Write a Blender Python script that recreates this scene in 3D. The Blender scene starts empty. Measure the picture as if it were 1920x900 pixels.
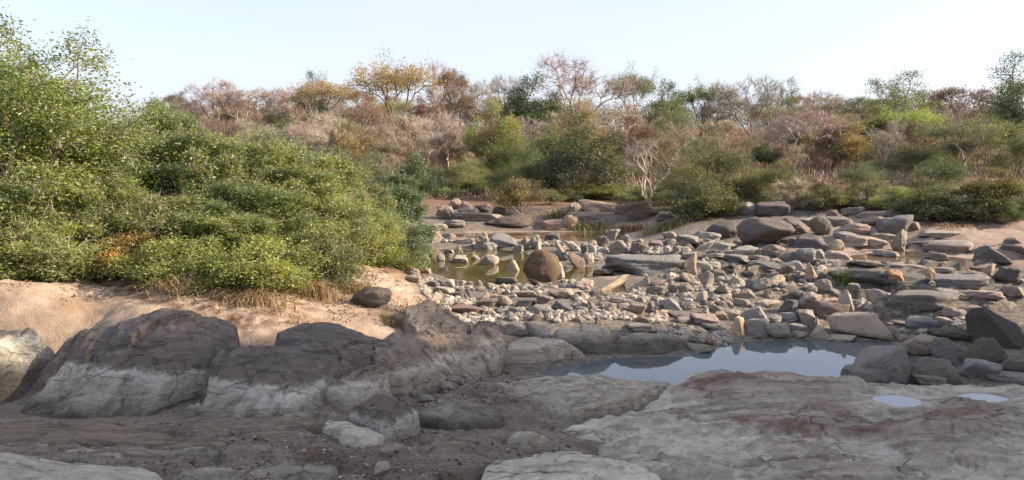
import bpy, bmesh, math, random
import numpy as np
from mathutils import Vector, Matrix

SC = bpy.context.scene
COL = SC.collection
rad = math.radians

# ------------------------------------------------------------------ camera
F = 1507.0                      # focal length in photo pixels (1920 wide)
CAMZ = 3.2
PITCH = math.atan(145.0 / F)
cd = bpy.data.cameras.new("camera")
cam = bpy.data.objects.new("camera", cd)
COL.objects.link(cam)
cd.sensor_fit = 'HORIZONTAL'
cd.sensor_width = 36.0
cd.lens = 36.0 * F / 1920.0
cd.clip_start = 0.1
cd.clip_end = 3000.0
cam.location = (0, 0, CAMZ)
cam.rotation_euler = (math.pi / 2 - PITCH, 0, 0)
SC.camera = cam

# ------------------------------------------------------------------ light
SUN_EL, SUN_AZ = rad(25.0), rad(91.0)       # azimuth clockwise from +y: the sun stands to the right
SC.view_settings.view_transform = 'Standard'
SC.view_settings.look = 'None'
SC.view_settings.gamma = 1.0
SC.view_settings.use_curve_mapping = False
SC.view_settings.exposure = 1.34

W = bpy.data.worlds.new("World")
SC.world = W
W.use_nodes = True
nt = W.node_tree
nt.nodes.clear()
wo = nt.nodes.new('ShaderNodeOutputWorld')
bg = nt.nodes.new('ShaderNodeBackground')
sky = nt.nodes.new('ShaderNodeTexSky')
sky.sky_type = 'NISHITA'
sky.sun_disc = False
sky.sun_elevation = SUN_EL
sky.sun_rotation = SUN_AZ
sky.air_density = 1.0
sky.dust_density = 2.6
sky.ozone_density = 1.0
sky.altitude = 300
bg.inputs['Strength'].default_value = 0.12
# thin high cloud veil
wtc = nt.nodes.new('ShaderNodeTexCoord')
wmp = nt.nodes.new('ShaderNodeMapping')
wmp.inputs['Scale'].default_value = (1.0, 1.0, 5.0)
wn = nt.nodes.new('ShaderNodeTexNoise')
wn.inputs['Scale'].default_value = 2.2
wn.inputs['Detail'].default_value = 7
wn.inputs['Roughness'].default_value = 0.55
wr = nt.nodes.new('ShaderNodeMapRange')
wr.inputs['From Min'].default_value = 0.42
wr.inputs['From Max'].default_value = 0.75
wr.inputs['To Min'].default_value = 0.55
wr.inputs['To Max'].default_value = 0.92
wmx = nt.nodes.new('ShaderNodeMix')
wmx.data_type = 'RGBA'
wmx.inputs['B'].default_value = (2.98, 3.14, 3.8, 1)
nt.links.new(wtc.outputs['Generated'], wmp.inputs['Vector'])
nt.links.new(wmp.outputs['Vector'], wn.inputs['Vector'])
nt.links.new(wn.outputs['Fac'], wr.inputs['Value'])
nt.links.new(wr.outputs['Result'], wmx.inputs['Factor'])
nt.links.new(sky.outputs['Color'], wmx.inputs['A'])
nt.links.new(wmx.outputs['Result'], bg.inputs['Color'])
nt.links.new(bg.outputs['Background'], wo.inputs['Surface'])

sd = bpy.data.lights.new("sun", 'SUN')
sd.energy = 4.6
sd.angle = rad(0.6)
sd.color = (1.0, 0.83, 0.64)
sun = bpy.data.objects.new("sun", sd)
COL.objects.link(sun)
SUNV = Vector((math.sin(SUN_AZ) * math.cos(SUN_EL), math.cos(SUN_AZ) * math.cos(SUN_EL), math.sin(SUN_EL)))
sun.rotation_euler = SUNV.to_track_quat('Z', 'Y').to_euler()
sun.location = (40, -10, 40)

SC.cycles.use_denoising = True
SC.cycles.max_bounces = 6
SC.cycles.diffuse_bounces = 3
SC.cycles.glossy_bounces = 2
SC.cycles.transmission_bounces = 4
SC.cycles.transparent_max_bounces = 4
SC.cycles.volume_bounces = 0
SC.cycles.sample_clamp_indirect = 6.0

# ------------------------------------------------------------------ helpers
SP, CP = math.sin(PITCH), math.cos(PITCH)


def ray(u, v):
    a, b = (u - 960.0) / F, (450.0 - v) / F
    return np.array([a, CP + b * SP, -SP + b * CP])


def at(u, v, z):
    d = ray(u, v)
    t = (z - CAMZ) / d[2]
    return np.array([d[0] * t, d[1] * t, z])


def at_y(u, v, y):
    d = ray(u, v)
    t = y / d[1]
    return np.array([d[0] * t, y, CAMZ + d[2] * t])


def proj(x, y, z):
    """photo pixel of a point"""
    zz = z - CAMZ
    dep = y * CP - zz * SP
    up = y * SP + zz * CP
    return 960 + F * x / dep, 450 - F * up / dep


_prm = np.random.RandomState(7).permutation(256)
_prm = np.concatenate([_prm, _prm, _prm])
_g3 = np.random.RandomState(9).normal(size=(256, 3))
_g3 /= np.linalg.norm(_g3, axis=1)[:, None]


def pnoise(x, y, z):
    xi, yi, zi = np.floor(x).astype(int), np.floor(y).astype(int), np.floor(z).astype(int)
    xf, yf, zf = x - xi, y - yi, z - zi
    xi, yi, zi = xi & 255, yi & 255, zi & 255
    f = lambda t: t * t * t * (t * (t * 6 - 15) + 10)
    ux, uy, uz = f(xf), f(yf), f(zf)
    out = 0
    for dx in (0, 1):
        wx = ux if dx else 1 - ux
        for dy in (0, 1):
            wy = uy if dy else 1 - uy
            for dz in (0, 1):
                wz = uz if dz else 1 - uz
                h = _prm[_prm[_prm[xi + dx] + yi + dy] + zi + dz]
                g = _g3[h]
                out = out + wx * wy * wz * (g[..., 0] * (xf - dx) + g[..., 1] * (yf - dy) + g[..., 2] * (zf - dz))
    return out


def fbm(x, y, z, octv=4, rough=0.5, ridged=False):
    a, s, out = 1.0, 1.0, 0
    for k in range(octv):
        n = pnoise(x * s + k * 17.3, y * s + k * 5.1, z * s + k * 9.7)
        if ridged:
            n = 0.35 - np.abs(n)
        out = out + a * n
        a *= rough
        s *= 2.03
    return out


class TPS:
    def __init__(self, pts, z, smooth=0.0):
        self.p = np.asarray(pts, float)
        n = len(self.p)
        K = self._k(self.p) + smooth * np.eye(n)
        P = np.hstack([np.ones((n, 1)), self.p])
        A = np.zeros((n + 3, n + 3))
        A[:n, :n] = K
        A[:n, n:] = P
        A[n:, :n] = P.T
        self.w = np.linalg.lstsq(A, np.concatenate([np.asarray(z, float), np.zeros(3)]), rcond=None)[0]

    def _k(self, q):
        d2 = ((q[:, None, :] - self.p[None, :, :]) ** 2).sum(-1)
        return 0.5 * d2 * np.log(d2 + 1e-12)

    def __call__(self, x, y):
        q = np.stack([np.ravel(x), np.ravel(y)], 1)
        out = np.empty(len(q))
        for i in range(0, len(q), 40000):
            s = q[i:i + 40000]
            out[i:i + 40000] = self._k(s) @ self.w[:-3] + self.w[-3] + s @ self.w[-2:]
        return out.reshape(np.shape(x))


def sdist(poly, x, y):
    """signed distance to a polygon, positive inside"""
    poly = np.asarray(poly, float)
    q = np.stack([np.ravel(x), np.ravel(y)], 1)
    best = np.full(len(q), 1e9)
    ins = np.zeros(len(q), bool)
    n = len(poly)
    for i in range(n):
        a, b = poly[i], poly[(i + 1) % n]
        ab = b - a
        t = np.clip(((q - a) @ ab) / (ab @ ab + 1e-12), 0, 1)
        best = np.minimum(best, np.hypot(*(q - a - t[:, None] * ab).T))
        c = (a[1] > q[:, 1]) != (b[1] > q[:, 1])
        xs = a[0] + (q[:, 1] - a[1]) * ab[0] / (ab[1] if abs(ab[1]) > 1e-12 else 1e-12)
        ins ^= c & (q[:, 0] < xs)
    return np.where(ins, best, -best).reshape(np.shape(x))


def fracture(x, y, cell, ratio, ang, amp, tilt, seed, crack=.03, cw=.05):
    """broken-bedrock relief: every block of a stretched, warped cell pattern has its own height and tilt, with sunk joints"""
    r = np.random.RandomState(seed)
    wx = x + cell * .45 * fbm(x / cell * .8 + seed, y / cell * .8, 0 * x, 3)
    wy = y + cell * .45 * fbm(x / cell * .8, y / cell * .8 + seed, 0 * x + 4, 3)
    ca, sa = math.cos(ang), math.sin(ang)
    a = (wx * ca + wy * sa) / (cell * ratio)
    b = (-wx * sa + wy * ca) / cell
    i0, j0 = np.floor(a).astype(int), np.floor(b).astype(int)
    f1 = np.full(a.shape, 9.0); f2 = np.full(a.shape, 9.0); h = np.zeros(a.shape)
    J = r.rand(64, 64, 5)
    for di in (-1, 0, 1):
        for dj in (-1, 0, 1):
            q = J[(i0 + di) & 63, (j0 + dj) & 63]
            da, db = a - (i0 + di + q[..., 0]), b - (j0 + dj + q[..., 1])
            d = np.hypot(da, db)
            hh = (q[..., 2] - .5) * amp + ((q[..., 3] - .5) * da + (q[..., 4] - .5) * db) * tilt
            nearer = d < f1
            f2 = np.where(nearer, f1, np.minimum(f2, d))
            h = np.where(nearer, hh, h)
            f1 = np.where(nearer, d, f1)
    return h - crack * np.clip(1 - (f2 - f1) / cw, 0, 1)


def sstep(a, b, x):
    t = np.clip((x - a) / (b - a), 0, 1)
    return t * t * (3 - 2 * t)


def mesh_np(name, verts, faces, smooth=True, attrs=None, mats=()):
    """faces: array (n,k), or a list of such arrays; attrs: name -> per-vertex float array"""
    me = bpy.data.meshes.new(name)
    if not isinstance(faces, list):
        faces = [faces]
    faces = [np.asarray(f, np.int32) for f in faces if len(f)]
    verts = np.asarray(verts, np.float32)
    me.vertices.add(len(verts))
    me.vertices.foreach_set("co", verts.ravel())
    lv = np.concatenate([f.ravel() for f in faces])
    tot = np.concatenate([np.full(len(f), f.shape[1], np.int32) for f in faces])
    st = np.concatenate([[0], np.cumsum(tot)[:-1]]).astype(np.int32)
    me.loops.add(len(lv))
    me.loops.foreach_set("vertex_index", lv)
    me.polygons.add(len(tot))
    me.polygons.foreach_set("loop_start", st)
    me.polygons.foreach_set("loop_total", tot)
    me.polygons.foreach_set("use_smooth", np.full(len(tot), bool(smooth)))
    for k, a in (attrs or {}).items():
        at_ = me.attributes.new(k, 'FLOAT', 'POINT')
        at_.data.foreach_set("value", np.asarray(a, np.float32))
    for m in mats:
        me.materials.append(m)
    me.update(calc_edges=True)
    return me


def link(name, me, parent=None, loc=None):
    o = bpy.data.objects.new(name, me)
    COL.objects.link(o)
    if parent:
        o.parent = parent
    if loc is not None:
        o.location = loc
    return o


def short(label):
    """the first few words of a label, up to where it says the place"""
    out = []
    for w_ in label.split():
        if out and w_ in ("on", "at", "in", "of", "with", "close", "behind", "beside", "below", "under", "right", "left", "above", "across", "against", "by", "near", "rising", "standing", "cut", "between",
                          "touching", "along", "lying", "leaning", "just", "and", "from", "to", "wedged", "bedded", "poking", "seen") and len(out) > 1: break
        out.append(w_)
    return " ".join(out[:7])


def tag(o, label=None, cat=None, group=None, kind=None):
    if label: o['label'] = label
    if cat: o['category'] = cat
    if group: o['group'] = group
    if kind: o['kind'] = kind
    return o


# ------------------------------------------------------------------ materials
class NB:
    """small node-builder"""
    def __init__(self, name):
        self.m = bpy.data.materials.new(name)
        self.m.use_nodes = True
        self.t = self.m.node_tree
        self.t.nodes.clear()
        self.out = self.t.nodes.new('ShaderNodeOutputMaterial')

    def n(self, typ, **kw):
        nd = self.t.nodes.new(typ)
        for k, v in kw.items():
            setattr(nd, k, v)
        return nd

    def put(self, sock, val):
        if hasattr(val, 'is_linked') or isinstance(val, bpy.types.NodeSocket):
            self.t.links.new(val, sock)
        elif isinstance(val, (tuple, list)) and len(val) == 3 and sock.type == 'RGBA':
            sock.default_value = (*val, 1)
        else:
            sock.default_value = val

    def pos(self):
        return self.n('ShaderNodeNewGeometry').outputs['Position']

    def mapped(self, vec, scale=(1, 1, 1), rot=(0, 0, 0), loc=(0, 0, 0)):
        m = self.n('ShaderNodeMapping')
        self.put(m.inputs['Vector'], vec)
        m.inputs['Scale'].default_value = scale
        m.inputs['Rotation'].default_value = rot
        self.put(m.inputs['Location'], loc)
        return m.outputs['Vector']

    def noise(self, vec, scale, detail=4, rough=0.55, dist=0.0):
        n = self.n('ShaderNodeTexNoise')
        self.put(n.inputs['Vector'], vec)
        n.inputs['Scale'].default_value = scale
        n.inputs['Detail'].default_value = detail
        n.inputs['Roughness'].default_value = rough
        n.inputs['Distortion'].default_value = dist
        return n.outputs['Fac']

    def voro(self, vec, scale, feature='F1'):
        n = self.n('ShaderNodeTexVoronoi', feature=feature)
        self.put(n.inputs['Vector'], vec)
        n.inputs['Scale'].default_value = scale
        return n.outputs['Distance']

    def rng(self, v, a, b, c=0.0, d=1.0, smooth=False):
        n = self.n('ShaderNodeMapRange')
        if smooth:
            n.interpolation_type = 'SMOOTHSTEP'
        self.put(n.inputs['Value'], v)
        for k, val in (('From Min', a), ('From Max', b), ('To Min', c), ('To Max', d)):
            self.put(n.inputs[k], val)
        return n.outputs['Result']

    def math(self, op, a, b=0.0, c=0.0):
        n = self.n('ShaderNodeMath', operation=op)
        self.put(n.inputs[0], a)
        self.put(n.inputs[1], b)
        self.put(n.inputs[2], c)
        return n.outputs[0]

    def mix(self, f, a, b, mode='MIX'):
        n = self.n('ShaderNodeMix', data_type='RGBA', blend_type=mode)
        self.put(n.inputs['Factor'], f)
        self.put(n.inputs['A'], a)
        self.put(n.inputs['B'], b)
        return n.outputs['Result']

    def attr(self, name):
        return self.n('ShaderNodeAttribute', attribute_name=name).outputs['Fac']

    def sep(self, v):
        n = self.n('ShaderNodeSeparateXYZ')
        self.put(n.inputs[0], v)
        return n.outputs

    def bump(self, h, strength, dist, normal=None):
        n = self.n('ShaderNodeBump')
        n.inputs['Strength'].default_value = strength
        n.inputs['Distance'].default_value = dist
        self.put(n.inputs['Height'], h)
        if normal is not None:
            self.put(n.inputs['Normal'], normal)
        return n.outputs['Normal']

    def bsdf(self, color, rough=0.85, normal=None, spec=0.25, **kw):
        b = self.n('ShaderNodeBsdfPrincipled')
        self.put(b.inputs['Base Color'], color)
        self.put(b.inputs['Roughness'], rough)
        b.inputs['Specular IOR Level'].default_value = spec
        if normal is not None:
            self.put(b.inputs['Normal'], normal)
        for k, v in kw.items():
            self.put(b.inputs[k], v)
        self.t.links.new(b.outputs[0], self.out.inputs['Surface'])
        return self.m


def outcrop_mat(name, low, top, red, red_amt, pale, band_w=0.13, up_w=0.05, top_amt=1.0, strata=(0.5, 0.3, 0.4), sc=1.0):
    """bedrock with a bath-tub ring: 'lvl' is the height over the old high-water line"""
    warm = lambda c: (c[0] * 1.05, c[1], c[2] * .87)
    low, top, red, pale = warm(low), warm(top), warm(red), warm(pale)
    b = NB(name)
    p = b.pos()
    lvl = b.attr("lvl")
    n1 = b.noise(p, 0.9, 6, 0.6)
    n2 = b.noise(p, 4.5, 8, 0.62)
    n3 = b.noise(p, 26, 6, 0.7)
    ps = b.mapped(p, (2.0 * sc, 7.0 * sc, 9.0 * sc), strata)
    ns = b.noise(ps, 1.6, 7, 0.62, 0.6)
    wob = b.math('ADD', b.math('MULTIPLY', b.math('SUBTRACT', b.noise(p, 7, 8, .72), 0.5), 0.28), b.math('MULTIPLY', b.math('SUBTRACT', n1, 0.5), 0.10))
    lv = b.math('ADD', lvl, wob)
    c_low = b.mix(b.rng(ns, 0.3, 0.7), [c * 0.72 for c in low], [c * 1.2 for c in low])
    c_low = b.mix(b.rng(n2, 0.5, 0.75), c_low, [c * 0.62 for c in low])
    # damp dirt clings low down
    c_low = b.mix(b.rng(lv, -0.42, -0.22, 0.85, 0.0), c_low, (0.10, 0.08, 0.066))
    c_top = b.mix(b.rng(n1, 0.4, 0.62), top, [0.5 * (t + r) for t, r in zip(top, red)])
    c_top = b.mix(b.rng(b.noise(ps, 0.7, 5, 0.6), 0.5, 0.64, 0, red_amt), c_top, red)
    c_top = b.mix(b.rng(ns, 0.52, 0.8, 0, 0.55), c_top, [min(1, c * 2.0) for c in top])
    c_top = b.mix(b.rng(n3, 0.6, 0.7, 0, 0.45), c_top, (0.40, 0.37, 0.34))
    c_top = b.mix(b.rng(b.noise(p, 13, 8, .7), .56, .66, 0, .55), c_top, [c * .45 for c in top])
    mk = b.attr("red_stain")
    c_top = b.mix(b.math('MULTIPLY', mk, b.rng(n2, .3, .6, .55, 1.0)), c_top, red)
    up = b.rng(lv, 0.0, up_w, 0, top_amt, True)
    col = b.mix(up, c_low, c_top)
    band = b.math('MULTIPLY', b.rng(lv, -band_w, -0.015, 0, 1, True), b.rng(lv, -0.01, 0.035, 1, 0, True))
    band = b.math('MULTIPLY', band, b.rng(n2, 0.3, 0.55, 0.35, 1.0))
    col = b.mix(b.math('MULTIPLY', band, 0.7), col, pale)
    ws = b.math('MULTIPLY', b.attr("salt_stain"), b.rng(n2, .32, .58, .1, 1.0))
    col = b.mix(b.math('MULTIPLY', ws, .85), col, pale)
    dk = b.noise(b.mapped(p, (1.3 * sc, 5.5 * sc, 6.5 * sc), strata), 1.2, 9, 0.66, 0.9)
    col = b.mix(b.rng(dk, 0.53, 0.64, 0, 0.75), col, b.mix(1.0, col, (0.42, 0.39, 0.37), 'MULTIPLY'))
    col = b.mix(b.rng(dk, 0.44, 0.34, 0, 0.45), col, b.mix(1.0, col, (1.4, 1.38, 1.34), 'MULTIPLY'))
    col = b.mix(b.rng(n3, 0.3, 0.75, 0.0, 0.35), col, b.mix(0.5, col, (0.04, 0.035, 0.03)))
    # dark joint lines
    cr = b.voro(b.mapped(b.mix(0.25, p, b.n('ShaderNodeTexNoise').outputs['Color'], 'ADD'), (0.5, 1.4, 1.6), strata), 1.5, 'DISTANCE_TO_EDGE')
    crack = b.rng(cr, 0.0, 0.012, 1, 0)
    crack = b.math('MULTIPLY', crack, b.rng(n1, 0.45, 0.6))
    col = b.mix(b.math('MULTIPLY', crack, 0.3), col, (0.05, 0.042, 0.036))
    h = b.math('ADD', b.math('MULTIPLY', ns, 0.9), b.math('ADD', b.math('MULTIPLY', n2, 0.6), b.math('MULTIPLY', n3, 0.22)))
    h = b.math('SUBTRACT', h, b.math('MULTIPLY', crack, 0.5))
    nr = b.bump(h, 1.0, 0.085)
    nr = b.bump(b.noise(p, 70, 6, 0.75), 0.7, 0.016, nr)
    return b.bsdf(col, b.rng(n2, 0.3, 0.7, 0.7, 0.95), nr, 0.3)


def stone_mat(name, boost=1.0):
    """loose stones: tone from the object's colour, mottled, with dirt near the joints"""
    b = NB(name)
    oi = b.n('ShaderNodeObjectInfo')
    tc = b.n('ShaderNodeTexCoord').outputs['Object']
    off = b.math('MULTIPLY', oi.outputs['Random'], 60.0)
    p = b.mapped(b.pos(), (1, 1, 1), (0.3, 0.5, 0.2), off)
    n1 = b.noise(p, 2.2, 6, 0.62)
    n2 = b.noise(p, 11, 7, 0.66)
    n3 = b.noise(p, 55, 5, 0.7)
    ns = b.noise(b.mapped(p, (2, 3, 12), (0.5, 0.4, 0)), 2.0, 6, 0.6, 0.5)
    base = b.mix(0.28, oi.outputs['Color'], b.mix(1.0, oi.outputs['Color'], (0.92, 0.88, 0.80), 'MULTIPLY'))
    col = b.mix(b.rng(n1, 0.35, 0.65, 0, 0.6), base, b.mix(1.0, base, (1.18, 1.02, 0.86), 'MULTIPLY'))
    col = b.mix(b.rng(n2, 0.5, 0.72, 0, 0.6), col, b.mix(1.0, base, (0.5, 0.47, 0.46), 'MULTIPLY'))
    col = b.mix(b.rng(ns, 0.55, 0.72, 0, 0.5), col, b.mix(1.0, base, (1.4, 1.38, 1.34), 'MULTIPLY'))
    col = b.mix(b.rng(n3, 0.58, 0.7, 0, 0.5), col, b.mix(1.0, base, (0.55, 0.5, 0.46), 'MULTIPLY'))
    h = b.math('ADD', b.math('MULTIPLY', n2, 0.7), b.math('ADD', b.math('MULTIPLY', n3, 0.25), b.math('MULTIPLY', ns, 0.6)))
    nr = b.bump(h, 1.0, 0.085)
    return b.bsdf(col, 0.85, nr, 0.3)


def leaf_mat(name, trans=0.42, alt=(1.08, 1.0, 0.5)):
    """leaf colour = the object's colour varied leaf by leaf through the 'tint' attribute"""
    b = NB(name)
    oi = b.n('ShaderNodeObjectInfo')
    t = b.attr("tint")
    base = oi.outputs['Color']
    c = b.mix(b.rng(t, 0.0, 0.62), b.mix(1.0, base, (0.62, 0.7, 0.75), 'MULTIPLY'), b.mix(1.0, base, (1.3, 1.22, 1.0), 'MULTIPLY'))
    c = b.mix(b.rng(t, 0.62, 1.0), c, b.mix(1.0, base, (alt[0] * 1.42, alt[1] * 1.3, alt[2] * 1.3), 'MULTIPLY'))
    d = b.n('ShaderNodeBsdfDiffuse')
    b.put(d.inputs['Color'], c)
    tr = b.n('ShaderNodeBsdfTranslucent')
    b.put(tr.inputs['Color'], b.mix(1.0, c, (1.35, 1.3, 0.6), 'MULTIPLY'))
    mx = b.n('ShaderNodeMixShader')
    mx.inputs[0].default_value = trans
    b.t.links.new(d.outputs[0], mx.inputs[1])
    b.t.links.new(tr.outputs[0], mx.inputs[2])
    g = b.n('ShaderNodeBsdfGlossy')
    g.inputs['Roughness'].default_value = 0.5
    g.inputs['Color'].default_value = (1, 1, 1, 1)
    m2 = b.n('ShaderNodeMixShader')
    m2.inputs[0].default_value = 0.045
    b.t.links.new(mx.outputs[0], m2.inputs[1])
    b.t.links.new(g.outputs[0], m2.inputs[2])
    b.t.links.new(m2.outputs[0], b.out.inputs['Surface'])
    return b.m


def bark_mat(name):
    b = NB(name)
    base = b.n('ShaderNodeObjectInfo').outputs['Color']
    p = b.mapped(b.pos(), (6, 6, 1.6))
    n = b.noise(p, 2.0, 5, 0.65)
    col = b.mix(b.rng(n, 0.35, 0.7), b.mix(1.0, base, (0.6, 0.58, 0.56), 'MULTIPLY'), b.mix(1.0, base, (1.25, 1.22, 1.18), 'MULTIPLY'))
    return b.bsdf(col, 0.9, b.bump(n, 0.6, 0.03), 0.15)


def water_mat(name, col, wave=0.0016):
    b = NB(name)
    p = b.pos()
    h = b.noise(b.mapped(p, (1, 2.2, 1)), 3.0, 3, 0.5)
    nr = b.bump(h, 0.12, wave)
    return b.bsdf(b.mix(b.noise(p, 0.8, 3), [c * 0.7 for c in col], [c * 1.3 for c in col]), 0.015, nr, 0.5, **{'IOR': 1.42})
# ------------------------------------------------------------------ terrain heights
GC = [  # photo pixel + height of the ground seen there
    # foreground ledge of earth
    (0, 900, .58), (300, 900, .56), (600, 900, .55), (900, 900, .46), (1200, 900, .22), (1600, 900, .12), (1920, 900, .12),
    (0, 830, .48), (250, 820, .50), (500, 820, .52), (700, 830, .50), (900, 830, .44), (1100, 830, .22), (1500, 830, .08), (1920, 830, .08),
    (0, 785, .30), (200, 792, .33), (400, 794, .34), (560, 785, .42), (760, 790, .42), (900, 790, .34),
    (620, 735, .42), (740, 755, .26), (860, 740, .20), (940, 720, .14), (900, 770, .27), (1000, 700, -.05), (980, 706, .02), (1100, 706, -.08), (950, 660, .22), (930, 630, .30),
    (1200, 720, -.1), (1500, 730, -.15), (1800, 740, -.05), (1920, 740, .0),
    (60, 745, .26), (20, 772, .26), (110, 700, .36), (200, 725, .33), (0, 752, .24), (-100, 775, .24), (320, 745, .34), (300, 770, .28), (350, 720, .42), (450, 740, .36), (560, 740, .42),
    # left sand bank
    (-300, 640, 1.05), (-100, 600, 1.15), (60, 590, 1.13), (130, 620, 1.02), (250, 580, 1.13), (400, 580, 1.12), (500, 610, .95),
    (600, 590, .93), (700, 600, .78), (760, 620, .62), (0, 540, 1.25), (200, 530, 1.28), (420, 550, 1.25), (560, 560, 1.08),
    (640, 530, 1.05), (700, 515, 1.0), (760, 535, .78), (800, 560, .52), (720, 560, .85), (840, 590, .42), (860, 620, .36),
    (-300, 560, 1.3), (0, 490, 1.4), (200, 480, 1.45), (400, 480, 1.45), (560, 490, 1.3), (660, 495, 1.05), (740, 500, .7),
    (-200, 440, 1.6), (100, 430, 1.6), (400, 430, 1.5), (600, 440, 1.2), (740, 450, .7), (780, 480, .4), (770, 420, .7),
    (-200, 390, 1.7), (200, 390, 1.7), (500, 395, 1.4), (700, 390, 1.1),
    # stone field
    (1300, 640, .08), (1450, 632, .06), (1650, 638, .05), (1800, 640, .12), (1920, 650, .1), (1150, 615, .28), (1300, 600, .25),
    (1500, 600, .25), (1700, 600, .28), (1900, 600, .3), (900, 560, .42), (1050, 560, .40), (1250, 560, .38), (1450, 560, .36), (1650, 560, .38), (1900, 560, .42),
    (820, 530, .36), (900, 535, .28), (1100, 525, .30), (1300, 520, .42), (1500, 520, .42), (1700, 520, .45), (1920, 520, .5),
    (1200, 480, .42), (1400, 480, .5), (1600, 480, .5), (1800, 480, .55), (1950, 480, .65), (820, 450, .45), (1000, 455, .35), (1200, 450, .5),
    (1400, 450, .55), (1600, 450, .75), (1800, 450, .8), (1950, 445, .9),
    # far bank
    (820, 425, .55), (900, 420, .6), (1000, 425, .55), (1120, 425, .65), (1250, 425, .8), (1400, 420, .95), (1600, 420, 1.05), (1800, 425, 1.05), (1950, 425, 1.1),
    (840, 395, .95), (950, 395, 1.0), (1100, 395, 1.0), (1250, 400, 1.05), (1400, 400, 1.2), (1600, 400, 1.3), (1800, 405, 1.3), (1950, 405, 1.3),
    (830, 375, 1.2), (1000, 375, 1.25), (1200, 380, 1.2), (1400, 385, 1.4), (1600, 385, 1.5), (1800, 388, 1.5), (2000, 388, 1.5),
]
GP = [at(u, v, z) for u, v, z in GC]
GW = [  # plain world points (x, y, z): under the camera, the banks, the hill
    (-6, 2, .7), (0, 2, .6), (6, 2, .5), (-12, 6, 1.1), (12, 6, .6), (14, 12, .6), (16, 20, 1.0), (24, 20, 1.4), (20, 30, 1.2),
    (-14, 12, 1.5), (-20, 20, 2.0), (-26, 32, 2.2), (-18, 40, 2.0), (-6, 40, 1.5),
    (-40, 55, 2.6), (-20, 55, 1.9), (0, 55, 2.0), (20, 55, 2.2), (40, 55, 2.4),
    (-40, 70, 3.2), (-10, 70, 3.2), (15, 70, 3.0), (45, 70, 3.2), (-50, 95, 5.8), (-15, 95, 6.0), (15, 95, 5.6), (55, 95, 5.8),
    (-60, 125, 8.0), (0, 125, 8.4), (60, 125, 8.0),
]
G_TPS = TPS([p[:2] for p in GP] + [p[:2] for p in GW], [p[2] for p in GP] + [p[2] for p in GW], 0.02)


def wpoly(pts, z):
    return np.array([at(u, v, z)[:2] for u, v in pts])


WATERS = [
    ("pool", 0.0, wpoly([(1016, 701), (1056, 688), (1100, 680), (1150, 671), (1290, 668), (1340, 656), (1372, 644), (1480, 637), (1580, 636), (1660, 640), (1705, 655),
                         (1730, 690), (1710, 738), (1500, 750), (1250, 742), (1120, 722)], 0.0)),
    ("olive", 0.2, wpoly([(766, 497), (795, 488), (812, 470), (850, 461), (930, 460), (975, 459), (990, 478), (1050, 498), (1140, 503), (1155, 517),
                          (1060, 523), (1000, 532), (960, 531), (930, 536), (880, 527), (840, 522), (800, 506)], 0.2)),
    ("stream", 0.33, wpoly([(850, 437), (1000, 435), (1170, 436), (1185, 452), (1060, 453), (950, 448), (850, 445)], 0.33)),
    ("brook", 0.47, wpoly([(1535, 485), (1600, 479), (1680, 469), (1740, 478), (1830, 486), (1750, 499), (1600, 496)], 0.47)),
]


def ground_z(x, y):
    x = np.asarray(x, float)
    y = np.asarray(y, float)
    z = G_TPS(np.clip(x, -70, 70), np.clip(y, 1.5, 135))
    far = np.maximum(np.hypot(np.maximum(np.abs(x) - 70, 0), np.maximum(y - 135, 0)), 0)
    z = z + (9 - z) * sstep(0, 90, far)
    # high wooded bank to the right of the photographer (outside the frame)
    bank = sstep(11.0, 24.0, x - 0.45 * np.maximum(y - 10, 0)) * sstep(26.0, 10.0, y)
    z = z + bank * 3.4
    z = np.where(y < 1.5, np.maximum(z, 0.3), z)
    s = 1 / (1 + np.abs(y) * 0.02)
    near = sstep(60, 20, np.abs(y))
    z = z + near * (0.045 * fbm(x * .8, y * .8, 0 * x, 4) + 0.016 * fbm(x * 4, y * 4, 0 * x + 3, 3)) + (1 - near) * 0.5 * fbm(x * .12, y * .12, 0 * x, 4)
    for nm, wl, poly in WATERS:
        c = poly.mean(0)
        m = (np.abs(x - c[0]) < 14) & (np.abs(y - c[1]) < 10)
        if m.any():
            xm, ym, zm = x[m], y[m], z[m]
            d = sdist(poly, xm, ym) + 0.09 * fbm(xm * 2.2, ym * 2.2, 0 * xm + 8, 3)
            bed = wl - 0.22 * sstep(0, .5, d) - 0.01
            shore = wl + 0.004 + 0.075 * np.clip(-d, 0, 3)
            zi = np.minimum(zm, bed)
            zm = np.where(d > 0, zi, shore + (zm + np.maximum(wl + .02 - zm, 0) * sstep(3.2, 1.6, -d) - shore) * sstep(.15, 2.4, -d))
            z[m] = zm
    return z


def axis(lo, hi, fine_lo, fine_hi, step, growth):
    a = list(np.arange(fine_lo, fine_hi, step))
    s, p = step, fine_lo
    left = []
    while p > lo:
        s *= growth
        p -= s
        left.append(p)
    s, p = step, a[-1]
    while p < hi:
        s *= growth
        p += s
        a.append(p)
    return np.array(left[::-1] + a)


XS = axis(-420, 420, -8.5, 9.5, 0.045, 1.04)
YS = axis(-90, 620, 5.4, 12.5, 0.036, 1.013)
XG, YG = np.meshgrid(XS, YS)
ZG = ground_z(XG.ravel(), YG.ravel()).reshape(XG.shape)
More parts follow.
